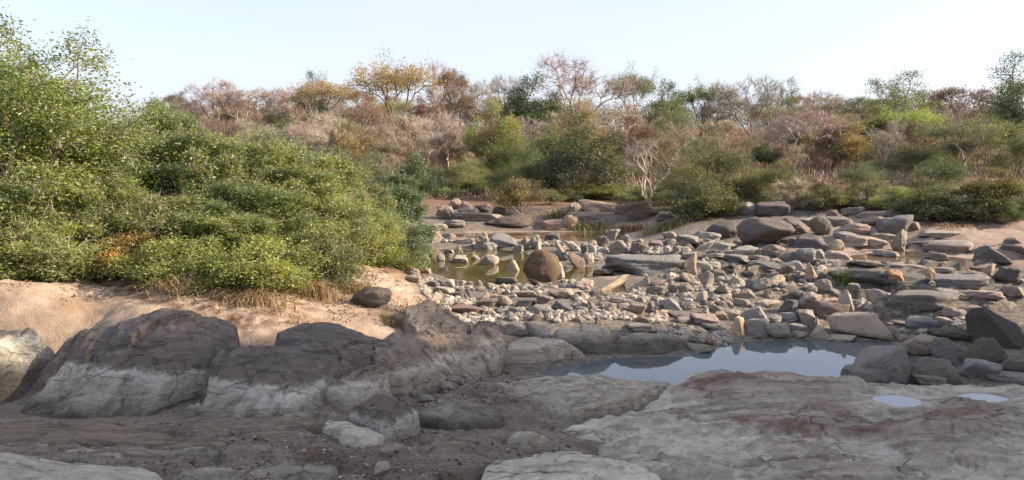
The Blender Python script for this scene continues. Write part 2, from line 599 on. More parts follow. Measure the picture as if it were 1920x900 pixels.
# broken bedrock under the earth of the foreground
_m = (YG > 5) & (YG < 12.5) & (np.abs(XG) < 11)
_x, _y = XG[_m], YG[_m]
_d = sdist(np.array([at(u, v, z)[:2] for u, v, z in [(-900, 1300, .5), (-900, 770, .4), (0, 772, .28), (560, 790, .4), (640, 700, .5), (760, 690, .4), (850, 640, .4), (960, 650, .2), (1000, 700, .1), (1100, 800, .25), (2900, 800, .3), (2900, 1300, .3)]]), _x, _y)
_k = sstep(-.1, .5, _d)
ZG[_m] += _k * (fracture(_x, _y, .62, 3.0, .10, .15, .12, 5, .045, .06) + fracture(_x, _y, .2, 1.8, .2, .03, .03, 6, .012, .1) + .04 * fbm(_x * 2, _y * 3, 0 * _x, 5, .6) + .035 * fbm(_x * 8, _y * 10, 0 * _x, 4, .65))
# low rock shelves through the riverbed
_q = sdist(np.array([at(u, v, .5)[:2] for u, v in [(1180, 500), (1500, 560), (1660, 600), (1990, 560), (1990, 440), (1700, 425), (1400, 440), (1250, 450)]]), XG.ravel(), YG.ravel()).reshape(XG.shape)
_r = (np.abs(XG) < 30) & (YG > 12) & (YG < 40)
_x, _y = XG[_r], YG[_r]
_wet = np.zeros(len(_x), bool)
for _n0, _wl, _pl in WATERS: _wet |= sdist(_pl, _x, _y) > -.25
ZG[_r] += np.where(_wet, 0, sstep(-.4, 1.2, _q[_r]) * (fracture(_x, _y, 1.1, 2.6, -.12, .30, .22, 15, .08, .06) + fracture(_x, _y, .35, 2.0, -.1, .09, .08, 16, .03, .08)))
# uneven sand: slumps, ripples, trampled ground
_s = sdist(np.array([at(u, v, z)[:2] for u, v, z in [(-600, 640, 1.1), (140, 640, 1.0), (460, 650, .95), (760, 630, .7), (850, 590, .45), (790, 520, .6), (600, 470, 1.2), (-600, 450, 1.5)]]), XG.ravel(), YG.ravel()).reshape(XG.shape)
_n = (np.abs(XG) < 30) & (YG > 9) & (YG < 24)
_x, _y = XG[_n], YG[_n]
ZG[_n] += sstep(-.3, .6, _s[_n]) * (.10 * fbm(_x * 1.1, _y * 1.5, 0 * _x + 2, 4, .55) + .03 * fbm(_x * 5, _y * 5, 0 * _x + 5, 4, .6) + fracture(_x, _y, .7, 2.0, .3, .05, .05, 9, .0, .1) * .7)


def gz(x, y):
    """height of the built ground sheet at one point"""
    i = int(np.clip(np.searchsorted(XS, x) - 1, 0, len(XS) - 2))
    j = int(np.clip(np.searchsorted(YS, y) - 1, 0, len(YS) - 2))
    a = (x - XS[i]) / (XS[i + 1] - XS[i])
    b = (y - YS[j]) / (YS[j + 1] - YS[j])
    return (ZG[j, i] * (1 - a) + ZG[j, i + 1] * a) * (1 - b) + (ZG[j + 1, i] * (1 - a) + ZG[j + 1, i + 1] * a) * b


def gza(x, y):
    i = np.clip(np.searchsorted(XS, x) - 1, 0, len(XS) - 2)
    j = np.clip(np.searchsorted(YS, y) - 1, 0, len(YS) - 2)
    a = (x - XS[i]) / (XS[i + 1] - XS[i])
    b = (y - YS[j]) / (YS[j + 1] - YS[j])
    return (ZG[j, i] * (1 - a) + ZG[j, i + 1] * a) * (1 - b) + (ZG[j + 1, i] * (1 - a) + ZG[j + 1, i + 1] * a) * b


def hit(u, v):
    """where the view through a photo pixel meets the ground"""
    d = ray(u, v)
    t = 4.0
    for k in range(900):
        x, y, z = d[0] * t, d[1] * t, CAMZ + d[2] * t
        if z < gz(x, y):
            lo, hi = t - max(.04, .006 * t), t
            for q in range(12):
                m = .5 * (lo + hi)
                if CAMZ + d[2] * m < gz(d[0] * m, d[1] * m): hi = m
                else: lo = m
            return np.array([d[0] * hi, d[1] * hi, CAMZ + d[2] * hi])
        t += max(.04, .006 * t)
    return np.array([d[0] * t, d[1] * t, CAMZ + d[2] * t])


def region(pts, soft, x, y, z=0.8):
    return sstep(-soft, soft, sdist(wpoly(pts, z), x, y))


nx, ny = len(XS), len(YS)
gi = np.arange(nx * ny).reshape(ny, nx)
GF = np.stack([gi[:-1, :-1].ravel(), gi[:-1, 1:].ravel(), gi[1:, 1:].ravel(), gi[1:, :-1].ravel()], 1)
XR, YR = XG.ravel(), YG.ravel()
m_sand = np.zeros(len(XR))
nearm = (np.abs(XR) < 40) & (YR > 3) & (YR < 60)
xs_, ys_ = XR[nearm], YR[nearm]
jx = xs_ + .25 * fbm(xs_, ys_, 0 * xs_ + 2, 3)
jy = ys_ + .35 * fbm(xs_, ys_, 0 * xs_ + 6, 3)
sand = region([(-900, 640), (0, 640), (140, 650), (460, 660), (600, 640), (760, 640), (850, 600), (830, 560), (790, 520), (760, 470), (400, 450), (-900, 450)], .35, jx, jy, 1.0)
sand = np.maximum(sand, region([(880, 446), (1180, 446), (1230, 425), (880, 428)], .5, jx, jy, .5))
dirt = region([(-900, 1200), (-900, 730), (0, 730), (120, 690), (560, 700), (640, 690), (760, 690), (850, 620), (960, 600), (1000, 690), (1020, 720), (1100, 800), (2900, 800), (2900, 1200)], .15, jx, jy, .4)
pink = region([(1540, 462), (1700, 440), (1750, 452), (1960, 470), (2100, 430), (1960, 420), (1700, 405), (1560, 400)], 1.0, jx, jy, 1.0)
pink = np.maximum(pink, region([(1140, 520), (1180, 515), (1130, 490), (1110, 500)], .2, jx, jy, .35))
leafy = sstep(17, 24, ys_ + 1.0 * (xs_ + 3)) * 0
leafy = np.maximum(leafy, region([(-900, 545), (0, 530), (240, 548), (430, 572), (560, 560), (640, 505), (760, 480), (780, 420), (300, 380), (-900, 380)], .5, jx, jy, 1.3))
M = {k: np.zeros(len(XR)) for k in ("sand", "dirt", "pink", "litter")}
M["sand"][nearm] = sand
M["dirt"][nearm] = dirt
M["pink"][nearm] = pink
M["litter"][nearm] = leafy
M["litter"] = np.maximum(M["litter"], sstep(33, 43, YR + 3 * fbm(XR * .2, YR * .2, 0 * XR, 2)))
M["litter"] = np.maximum(M["litter"], np.where(YR < 3, sstep(6, 12, XR), 0))


def ground_mat():
    b = NB("riverbed_ground")
    p = b.pos()
    n1 = b.noise(p, 0.7, 6, 0.6)
    n2 = b.noise(p, 5, 7, 0.65)
    n3 = b.noise(p, 30, 6, 0.7)
    n4 = b.noise(p, 110, 4, 0.7)
    base = b.mix(b.rng(n2, 0.35, 0.7), (0.30, 0.255, 0.21), (0.17, 0.145, 0.12))
    base = b.mix(b.rng(n1, 0.45, 0.65, 0, 0.6), base, (0.33, 0.29, 0.24))
    v = b.voro(p, 9)
    base = b.mix(b.rng(v, 0.25, 0.6, 0.0, 0.6), base, (0.09, 0.078, 0.066))
    sand = b.mix(b.rng(n2, 0.35, 0.7), (0.52, 0.41, 0.31), (0.40, 0.305, 0.225))
    sand = b.mix(b.rng(n1, 0.46, 0.62, 0, .8), sand, (0.33, 0.215, 0.14))
    sand = b.mix(b.rng(n3, 0.53, 0.68, 0, 0.65), sand, (0.21, 0.14, 0.09))
    sand = b.mix(b.rng(n4, 0.58, 0.68, 0, 0.5), sand, (0.55, 0.46, 0.36))
    dirt = b.mix(b.rng(n2, 0.36, 0.66), (0.13, 0.097, 0.077), (0.30, 0.24, 0.195))
    dirt = b.mix(b.rng(b.noise(b.mapped(p, (1, 3, 4)), 1.5, 7, .65), .44, .58, 0, .85), dirt, (0.33, 0.295, 0.26))
    dirt = b.mix(b.rng(n1, 0.47, 0.64, 0, .8), dirt, (0.26, 0.22, 0.185))
    dirt = b.mix(b.rng(n1, 0.44, 0.34, 0, .6), dirt, (0.13, 0.085, 0.065))
    dirt = b.mix(b.rng(n4, 0.57, 0.66, 0, 0.9), dirt, (0.42, 0.36, 0.30))
    dirt = b.mix(b.rng(n3, 0.54, 0.64, 0, 0.85), dirt, (0.06, 0.045, 0.036))
    pink = b.mix(b.rng(n2, 0.35, 0.7), (0.40, 0.305, 0.25), (0.29, 0.22, 0.18))
    lit = b.mix(b.rng(n2, 0.35, 0.7), (0.21, 0.115, 0.068), (0.115, 0.07, 0.045))
    lit = b.mix(b.rng(n3, 0.5, 0.72, 0, .7), lit, (0.29, 0.185, 0.11))
    c = b.mix(b.attr("litter"), base, lit)
    c = b.mix(b.attr("sand"), c, sand)
    lf = b.math('MULTIPLY', b.attr("litter"), b.rng(n2, .42, .6))
    c = b.mix(lf, c, lit)
    c = b.mix(b.attr("pink"), c, pink)
    c = b.mix(b.attr("dirt"), c, b.mix(1.0, dirt, (1.0, .97, .92), 'MULTIPLY'))
    h = b.math('ADD', b.math('MULTIPLY', n2, 0.6), b.math('ADD', b.math('MULTIPLY', n3, 0.5), b.math('MULTIPLY', n4, 0.2)))
    return b.bsdf(c, 0.92, b.bump(h, 1.0, 0.08), 0.15)


MAT_G = ground_mat()
g = link("ground", mesh_np("ground", np.stack([XR, YR, ZG.ravel()], 1), GF, True, M, [MAT_G]))
tag(g, kind='structure')

# ------------------------------------------------------------------ water
MW = {"puddle": water_mat("puddle_water", (0.19, 0.195, 0.205)), "pool": water_mat("pool_water", (0.082, 0.106, 0.113)), "olive": water_mat("olive_water", (0.075, 0.062, 0.022), 0.001),
      "stream": water_mat("stream_water", (0.17, 0.11, 0.065), 0.003), "brook": water_mat("brook_water", (0.14, 0.095, 0.055), 0.003)}
WN = {"pool": "still pool mirroring the pale sky", "olive": "olive green pool behind the stones", "stream": "shallow sandy stream", "brook": "shallow brown brook"}


def water_sheet(key, wl, poly, grow=0.35):
    c = poly.mean(0)
    d = poly - c
    q = c + d * (1 + grow / (np.linalg.norm(d, axis=1)[:, None] + 1e-6))
    v = [(x, y, wl) for x, y in q]
    me = bpy.data.meshes.new("water")
    me.from_pydata(v, [], [list(range(len(v)))])
    me.materials.append(MW[key])
    # polygon winding must face up
    if me.polygons[0].normal.z < 0:
        me.flip_normals()
    o = link("water", me)
    return tag(o, kind='structure')


for key, wl, poly in WATERS:
    water_sheet(key, wl, poly)

# ------------------------------------------------------------------ bedrock outcrops (each a thing of its own)
TRI = []


def outcrop(name, label, mat, front, ridge, mid=(), depth=0.7, drop=0.45, wl=None, edge=0.07, res=0.025, amp=1.0, strata=0.5, seed=0, sink=0.16, puddles=(), frac=(.42, 1.7, .55, .05, .05), rel=.05, dz=0.0, marks=(), group=None, cat="rock"):
    up_ = np.array([0, 0, dz])
    F3 = [at(*p) + up_ for p in front]
    R3 = [at(*p) + up_ for p in ridge]
    M3 = [at(*p) + up_ for p in mid]
    B3 = []
    for p in R3:
        d = p[:2] / np.linalg.norm(p[:2])
        B3.append(np.array([p[0] + d[0] * depth, p[1] + d[1] * depth, p[2] - drop]))
    poly = np.array([p[:2] for p in F3] + [p[:2] for p in B3[::-1]])
    allp = np.array(F3 + R3 + M3 + B3)
    t = TPS(allp[:, :2], allp[:, 2], 0.01)
    lo, hi = poly.min(0) - .05, poly.max(0) + .05
    xs, ys = np.arange(lo[0], hi[0], res), np.arange(lo[1], hi[1], res)
    X, Y = np.meshgrid(xs, ys)
    X, Y = X.ravel(), Y.ravel()
    sx = X + seed * 13.1
    d = sdist(poly, X, Y) + 0.10 * fbm(sx * 2.2, Y * 2.2, 0 * X, 5, .6)
    Z = t(X, Y)
    ca, sa = math.cos(strata), math.sin(strata)
    ua, ub = sx * ca + Y * sa, -sx * sa + Y * ca
    n = 0.10 * fbm(sx * .9, Y * .9, Z * .9, 3) + rel * fbm(ua * 1.2, ub * 5.0, 0 * X + seed, 4, .55, True) + 0.022 * fbm(sx * 5, Y * 5, Z * 5, 4, .6)
    # stepped joints
    st = fbm(ua * .7, ub * 2.2, 0 * X + 4 + seed, 3)
    n = n + 0.045 * (np.round(st * 5) / 5 - st) * 2.0
    fc, fr, fa, fh, ft = frac
    n = n + fracture(sx, Y, fc, fr, fa, fh, ft, 20 + seed, .028, .05) + fracture(sx, Y, fc * .36, fr, fa + .3, fh * .4, ft * .4, 40 + seed, .008, .08) + .016 * fbm(sx * 11, Y * 11, 0 * X, 4, .65)
    Z = Z + n * amp
    base = gza(X, Y)
    for (pu, pv, pz, ra, rb) in puddles:
        c = at(pu, pv, pz)
        e = np.hypot((X - c[0]) / ra, (Y - c[1]) / rb) + .30 * fbm(X * 3, Y * 3, 0 * X + 2, 3)
        k = sstep(2.6, 1.2, e)
        Z = Z * (1 - k) + k * (pz + 0.015 - 0.05 * sstep(1.12, 0.8, e))
    Zs = base - sink + (Z - base + sink) * np.sqrt(np.clip(d / edge, 0, 1))
    W_ = Zs if wl is None else None
    if wl is None:
        lv = np.full(len(X), -0.2)
    elif isinstance(wl, (int, float)):
        lv = Zs - wl
    else:
        P = np.array([at(*p) for p in wl])
        A = np.c_[P[:, 0], P[:, 1], np.ones(len(P))]
        # a gently tilted plane through the marks (ridge regression keeps it near level)
        A2 = np.vstack([A, [0.6, 0, 0], [0, 0.6, 0]])
        co = np.linalg.lstsq(A2, np.concatenate([P[:, 2], [0, 0]]), rcond=None)[0]
        lv = Zs - (co[0] * X + co[1] * Y + co[2])
    MK = {}
    for kind, pts, wdt in marks:
        q = np.array([at(*p)[:2] for p in pts])
        wx, wy = X + .22 * fbm(X * 2, Y * 2, 0 * X + 7, 4, .6), Y + .22 * fbm(X * 2, Y * 3, 0 * X + 11, 4, .6)
        best = np.full(len(X), 9.0)
        for a_, b_ in zip(q[:-1], q[1:]):
            ab = b_ - a_
            tt = np.clip(((wx - a_[0]) * ab[0] + (wy - a_[1]) * ab[1]) / (ab @ ab), 0, 1)
            best = np.minimum(best, np.hypot(wx - a_[0] - tt * ab[0], wy - a_[1] - tt * ab[1]))
        MK[kind] = np.maximum(MK.get(kind, 0), sstep(wdt, wdt * .55, best))
    keep = (d > -0.05).reshape(len(ys), len(xs))
    idx = np.arange(len(X)).reshape(keep.shape)
    fm = keep[:-1, :-1] & keep[:-1, 1:] & keep[1:, 1:] & keep[1:, :-1]
    # drop what is well under the ground
    under = (Zs < base - 0.10).reshape(keep.shape)
    fm &= ~(under[:-1, :-1] & under[:-1, 1:] & under[1:, 1:] & under[1:, :-1])
    fs = np.stack([idx[:-1, :-1][fm], idx[:-1, 1:][fm], idx[1:, 1:][fm], idx[1:, :-1][fm]], 1)
    if not len(fs):
        print('EMPTY', label, d.max(), (Zs-base).max(), (Z-base).max(), poly.min(0), poly.max(0))
        return
    used, inv = np.unique(fs, return_inverse=True)
    org = np.array([X[used].mean(), Y[used].mean(), base[used].mean()])
    me = mesh_np(name, np.stack([X, Y, Zs], 1)[used] - org, inv.reshape(fs.shape), True, {"lvl": lv[used], **{mk: mv[used] for mk, mv in MK.items()}}, [mat])
    o = link(name, me, None, org)
    tag(o, label, cat, group)
    for (pu, pv, pz, ra, rb) in puddles:
        c = at(pu, pv, pz)
        vv = [(c[0] + 1.3 * ra * math.cos(a), c[1] + 1.3 * rb * math.sin(a), pz) for a in np.linspace(0, 2 * math.pi, 32, endpoint=False)]
        wm = bpy.data.meshes.new("puddle_water")
        wm.from_pydata(vv, [], [list(range(32))])
        wm.materials.append(MW["puddle"])
        tag(link("puddle_water", wm), kind='structure')
    return o


LOW, TOPC, RED, PALE = (0.40, 0.38, 0.355), (0.172, 0.157, 0.155), (0.185, 0.137, 0.13), (0.62, 0.63, 0.62)
MO1 = outcrop_mat("ringed_bedrock", LOW, TOPC, RED, 0.35, PALE, 0.15, 0.07)
MO2 = outcrop_mat("streaked_bedrock", (0.41, 0.37, 0.33), (0.26, 0.225, 0.205), (0.22, 0.145, 0.125), 0.6, (0.68, 0.64, 0.6), 0.12, 0.1, 0.8, (0.2, 0.3, -0.5))
MO3 = outcrop_mat("slab_bedrock", (0.42, 0.39, 0.36), (0.42, 0.37, 0.335), (0.20, 0.125, 0.105), 0.35, (0.66, 0.63, 0.59), 0.10, 0.10, 1.0, (0.05, 0.1, 0.12), .5)
MO6 = outcrop_mat("whitened_bedrock", (0.58, 0.545, 0.51), (0.46, 0.42, 0.38), (0.30, 0.24, 0.2), 0.3, (0.75, 0.72, 0.69), 0.1, 0.1, 0.4, (0.1, 0.2, 0.3), .6)
MO5 = outcrop_mat("earthy_bedrock", (0.26, 0.21, 0.175), (0.20, 0.15, 0.12), (0.16, 0.10, 0.08), 0.5, (0.36, 0.31, 0.27), 0.06, 0.2, 0.8, (0.1, 0.2, 0.1))
MO4 = outcrop_mat("pale_bedrock", (0.47, 0.425, 0.375), (0.38, 0.33, 0.285), (0.29, 0.22, 0.18), 0.4, (0.62, 0.59, 0.55), 0.06, 0.1, 0.3, (0.2, 0.1, 0.6))

outcrop("bedrock_outcrop", "grey outcrop with dark cap at the left end of the rocks", MO1,
        [(-110, 760, .30), (0, 742, .34), (60, 718, .42), (120, 672, .64)],
        [(-110, 616, 1.10), (0, 611, 1.12), (60, 606, 1.13), (104, 630, 1.0)], [(0, 640, .98), (90, 655, .86), (-60, 660, .9)],
        .7, .4, [(0, 641, .97), (90, 632, .97), (-60, 645, .97)], seed=1, dz=-.05, strata=-.6, frac=(.62, 1.8, 1.0, .09, .15))
outcrop("bedrock_outcrop", "largest dark domed outcrop with a white tide band and smooth grey foot", MO1,
        [(120, 676, .70), (64, 722, .49), (14, 768, .31), (80, 778, .29), (180, 784, .29), (268, 784, .29), (322, 742, .45), (370, 706, .62), (462, 650, .93)],
        [(140, 632, .98), (200, 612, 1.1), (270, 597, 1.18), (350, 590, 1.22), (400, 598, 1.18), (440, 622, 1.06)],
        [(200, 694, .70), (330, 705, .67), (300, 655, .93), (220, 655, .90), (120, 730, .46), (230, 740, .45), (370, 640, 1.0)],
        .8, .35, [(112, 676, .70), (200, 698, .69), (330, 705, .67)], seed=2, dz=-.05, strata=.5, frac=(.62, 1.8, 1.0, .09, .15))
outcrop("bedrock_outcrop", "dark humped outcrop with a grey foot just right of the largest dome", MO1,
        [(376, 716, .64), (348, 748, .47), (326, 784, .30), (400, 786, .32), (480, 780, .40), (560, 772, .48), (610, 742, .48), (700, 700, .62)],
        [(430, 658, .92), (470, 646, .98), (530, 642, 1.0), (600, 640, 1.0), (680, 646, .94), (712, 660, .86)],
        [(440, 715, .65), (500, 732, .60), (550, 752, .55), (460, 690, .78), (560, 680, .82), (620, 700, .70), (400, 745, .48)],
        .6, .25, [(376, 708, .66), (440, 718, .64), (550, 748, .57)], seed=3, dz=-.05, strata=.4, frac=(.62, 1.8, 1.0, .09, .15))
outcrop("bedrock_outcrop", "low dark dome between the sand and the humped outcrop", MO1,
        [(505, 650, .93), (600, 652, .92), (700, 650, .88), (730, 640, .88)],
        [(520, 632, 1.0), (570, 610, 1.10), (620, 604, 1.12), (650, 615, 1.05), (690, 628, .96)], [(600, 630, 1.0)],
        .5, .3, .3, seed=4, amp=.6)
outcrop("bedrock_outcrop", "reddish brown knob at the sand edge above the streaked rocks", MO2,
        [(750, 625, .62), (800, 640, .58), (850, 640, .52), (890, 625, .46)],
        [(758, 585, .86), (790, 573, .90), (830, 582, .82), (870, 606, .60)], [(820, 608, .72), (780, 610, .75)],
        .5, .35, .40, seed=5, strata=1.2, frac=(.3, 1.8, 1.0, .10, .10))
outcrop("bedrock_outcrop", "streaked grey ridge with white edges beside the damp gully", MO2,
        [(690, 712, .58), (760, 722, .44), (800, 712, .40), (830, 720, .30), (900, 712, .20), (940, 690, .17), (948, 660, .24)],
        [(690, 655, .86), (740, 640, .84), (800, 632, .78), (860, 632, .66), (900, 614, .60), (926, 618, .48)],
        [(800, 668, .58), (870, 668, .46), (740, 680, .68), (900, 660, .42), (840, 690, .36)],
        .6, .3, [(800, 668, .58), (870, 668, .46), (925, 630, .44)], seed=6, strata=-.7, frac=(.34, 2.2, -.7, .10, .10))
outcrop("bedrock_outcrop", "layered brownish block in front of the streaked ridge", MO2,
        [(606, 745, .46), (640, 765, .40), (700, 770, .35), (740, 752, .32), (742, 730, .38)],
        [(615, 718, .60), (660, 708, .64), (700, 698, .66), (728, 704, .60)], [(660, 735, .52)],
        .4, .3, [(640, 718, .58), (720, 708, .58)], seed=7, strata=.3, edge=.05, frac=(.22, 2.4, .2, .08, .06))
outcrop("bedrock_outcrop", "pale sandy slab with brown crust reaching into the pool", MO4,
        [(930, 668, .16), (1000, 678, .08), (1060, 680, -.02), (1110, 678, -.05), (1150, 671, -.06)],
        [(970, 640, .34), (1010, 636, .34), (1060, 643, .28), (1110, 655, .18), (1146, 664, .06)], [(1040, 665, .18)],
        .4, .2, .3, seed=8, edge=.12, amp=.7)
outcrop("bedrock_outcrop", "smooth grey slab under the pebbles on the far pool edge", MO4,
        [(1030, 640, .24), (1090, 655, .12), (1150, 668, .0), (1210, 668, -.02), (1160, 640, .14)],
        [(1030, 618, .38), (1090, 612, .40), (1140, 616, .36), (1180, 625, .26)], [(1110, 635, .26)],
        .4, .2, .6, seed=9, edge=.15, amp=.6)
outcrop("bedrock_outcrop", "rounded grey slab dipping into the middle of the pool edge", MO4,
        [(1140, 662, .02), (1180, 672, -.04), (1240, 672, -.04), (1290, 664, -.03), (1296, 650, .02)],
        [(1165, 632, .26), (1200, 625, .30), (1250, 628, .27), (1285, 638, .14)], [(1220, 648, .14)],
        .4, .2, .6, seed=10, edge=.12, amp=.6)
outcrop("bedrock_outcrop", "flat wet slab barely above the pool water", MO4,
        [(1158, 684, -.03), (1190, 688, -.03), (1230, 686, -.03), (1255, 682, -.03)],
        [(1172, 678, .035), (1200, 675, .05), (1232, 677, .035)], [], .15, .05, .9, seed=11, edge=.08, amp=.3, res=.02, sink=.05)
outcrop("bedrock_outcrop", "broad purple brown slab with two puddles across the right foreground", MO3,
        [(860, 990, .20), (1040, 815, .22), (1180, 765, .25), (1250, 735, .22), (1290, 716, .20), (1300, 708, .2)][0:1] * 0 +
        [(1270, 720, .30), (1200, 762, .24), (1110, 790, .24), (1030, 815, .26), (1150, 870, .28), (1350, 930, .30), (1700, 1010, .32), (2300, 1010, .3), (2300, 720, .30)],
        [(1290, 708, .36), (1350, 703, .42), (1430, 702, .44), (1500, 708, .42), (1570, 718, .38), (1680, 722, .36), (1800, 722, .36), (1920, 724, .36), (2150, 724, .36)],
        [(1350, 745, .44), (1300, 790, .36), (1500, 760, .42), (1450, 830, .40), (1240, 815, .32), (1560, 772, .43), (1610, 786, .33), (1660, 790, .33), (1710, 775, .41), (1690, 808, .42), (1685, 750, .38), (1840, 746, .38), (1850, 800, .42), (1860, 845, .34), (1600, 842, .33), (1360, 840, .30), (1520, 880, .37), (1800, 872, .39), (1400, 880, .33), (2100, 800, .38)],
        .5, .30, [(1290, 730, .37), (1200, 780, .30), (1500, 850, .37), (1900, 850, .37), (1700, 735, .38)], seed=12, strata=.12, res=.03, edge=.10, amp=.9, frac=(.5, 3.0, .1, .08, .08), rel=.10,
        puddles=[(1684, 751, .375, .27, .24), (1842, 746, .375, .28, .20)],
        marks=[("red_stain", [(1235, 768, .36), (1310, 785, .40), (1420, 800, .40), (1560, 815, .40)], .20), ("red_stain", [(1560, 812, .40), (1700, 795, .41), (1820, 784, .40)], .16),
               ("red_stain", [(1300, 725, .42), (1400, 716, .44)], .22), ("red_stain", [(1850, 812, .4), (1980, 806, .4)], .14),
               ("salt_stain", [(1300, 706, .36), (1240, 732, .32), (1170, 760, .28), (1090, 785, .24)], .13), ("salt_stain", [(1380, 812, .38), (1480, 828, .38), (1600, 825, .38)], .07)])
outcrop("bedrock_outcrop", "pale rounded slab with green moss at its left tip by the pool", MO4,
        [(905, 738, .14), (960, 752, .16), (1010, 772, .20), (1060, 782, .22), (1110, 770, .24), (1200, 752, .26), (1275, 722, .28)],
        [(930, 726, .16), (1000, 718, .17), (1080, 716, .18), (1150, 717, .20), (1220, 718, .25), (1270, 710, .31)],
        [(1050, 740, .26), (1150, 735, .29), (980, 735, .22)],
        .4, .22, [(1000, 720, .5), (1100, 720, .5), (1200, 715, .34)], seed=13, strata=.8, edge=.14)
outcrop("bedrock_outcrop", "pale slab cut by the bottom edge in the middle foreground", MO6,
        [(830, 985, .46), (890, 925, .46), (900, 890, .48), (1000, 990, .44), (1320, 990, .40), (1250, 900, .42), (1200, 880, .42)][0:2] +
        [(1000, 1000, .44), (1330, 1000, .40), (1240, 900, .40)],
        [(930, 872, .52), (1000, 856, .54), (1080, 850, .54), (1160, 866, .50), (1215, 884, .46)], [(1050, 900, .54)],
        .35, .2, .55, seed=14, strata=.2, amp=.7)
outcrop("bedrock_outcrop", "small round pale slab above the bottom slab", MO4,
        [(945, 842, .42), (990, 850, .42), (1040, 842, .38)], [(958, 824, .50), (990, 820, .51), (1030, 828, .46)], [],
        .25, .15, .7, seed=15, dz=0.05, amp=.5, edge=.08)
outcrop("bedrock_outcrop", "whitish slab in the bottom left corner", MO6,
        [(-120, 1000, .58), (120, 990, .58), (300, 960, .58), (330, 900, .54), (250, 892, .54)],
        [(-120, 872, .62), (0, 865, .63), (60, 868, .63), (160, 880, .60), (235, 890, .57)], [(60, 900, .64)],
        .3, .18, .60, seed=16, dz=0.05, amp=.6)
outcrop("bedrock_outcrop", "low brown grey slab behind the whitish corner slab", MO4,
        [(90, 872, .52), (170, 878, .54), (255, 878, .54)], [(110, 860, .57), (170, 850, .60), (235, 862, .57)], [],
        .3, .15, .8, seed=17, dz=0.05, amp=.5)
outcrop("bedrock_outcrop", "dark tipped pointed rock with a split in the earth ledge", MO1,
        [(646, 790, .46), (700, 808, .46), (725, 826, .46), (750, 812, .46), (786, 800, .44), (790, 786, .46)],
        [(660, 778, .54), (690, 760, .66), (714, 750, .72), (740, 760, .66), (778, 780, .53)], [(715, 780, .62), (700, 795, .54), (745, 795, .54)],
        .35, .3, [(655, 786, .56), (715, 796, .56), (770, 776, .56)], seed=18, dz=0.05, amp=.35, edge=.05, res=.018, strata=1.3)
outcrop("bedrock_outcrop", "smooth pale flat stone lying left of the dark tipped rock", MO6,
        [(604, 815, .47), (625, 838, .47), (675, 858, .48), (705, 852, .48), (727, 835, .47)],
        [(612, 796, .53), (650, 798, .57), (690, 812, .56), (720, 826, .52)], [(660, 825, .57)],
        .10, .08, .8, seed=19, dz=0.07, amp=.2, edge=.06, res=.018)
outcrop("bedrock_outcrop", "long low grey slab behind the earth ledge", MO4,
        [(770, 790, .40), (850, 800, .38), (930, 798, .34), (960, 790, .3)],
        [(790, 768, .46), (830, 760, .47), (880, 758, .44), (930, 770, .36)], [], .4, .2, .8, seed=20, amp=.5)

outcrop("bedrock_outcrop", "long low earth crusted shelf along the front of the domed outcrops", MO5,
        [(-80, 850, .46), (150, 838, .48), (330, 846, .49), (520, 838, .50), (620, 812, .48)],
        [(-80, 800, .44), (60, 796, .44), (200, 790, .46), (400, 794, .46), (520, 790, .49), (600, 788, .50)], [(200, 815, .51), (450, 815, .53), (0, 820, .49)],
        .2, .22, .7, seed=21, amp=.55, edge=.10, strata=.1)
outcrop("bedrock_outcrop", "earthy low hump between the flat stone and the bottom slab", MO5,
        [(770, 870, .46), (850, 890, .47), (930, 860, .44)],
        [(790, 838, .49), (850, 828, .51), (910, 836, .48)], [(850, 858, .52)],
        .25, .15, .8, seed=22, amp=.5, edge=.2, strata=.1)

MO7 = outcrop_mat("grey_ledge_rock", (0.34, 0.31, 0.28), (0.27, 0.235, 0.21), (0.21, 0.155, 0.13), 0.4, (0.5, 0.47, 0.44), 0.06, 0.15, 0.8, (0.1, 0.2, 0.1))
for _i, (_l, _f, _r) in enumerate([
    ("low grey rock ledge at the bottom edge left of the middle", [(330, 930, .50), (430, 925, .50), (560, 920, .50), (640, 905, .48)], [(320, 884, .53), (400, 874, .56), (500, 870, .56), (590, 872, .54), (640, 884, .52)]),
    ("broken grey ledge below the long earth crusted shelf", [(150, 872, .49), (280, 866, .49), (420, 864, .49)], [(165, 846, .54), (260, 838, .56), (360, 838, .55), (415, 848, .53)]),
    ("grey rock ledge in the earth right of the flat pale stone", [(770, 838, .42), (850, 842, .42), (930, 834, .40)], [(780, 816, .49), (840, 808, .50), (915, 812, .47)]),
    ("grey broken ledge at the foot of the humped outcrop", [(520, 800, .44), (600, 806, .46), (650, 796, .46)], [(530, 782, .50), (590, 776, .53), (640, 780, .52)]),
    ("worn grey ledge at the lower left edge of the earth", [(-60, 880, .54), (40, 872, .52), (110, 862, .52)], [(-60, 846, .58), (20, 840, .58), (95, 846, .55)])]):
    outcrop("bedrock_outcrop", _l, MO7, _f, _r, [], .3, .2, .75, seed=30 + _i, amp=.7, edge=.07, strata=.1, frac=(.3, 2.4, .1, .10, .10))
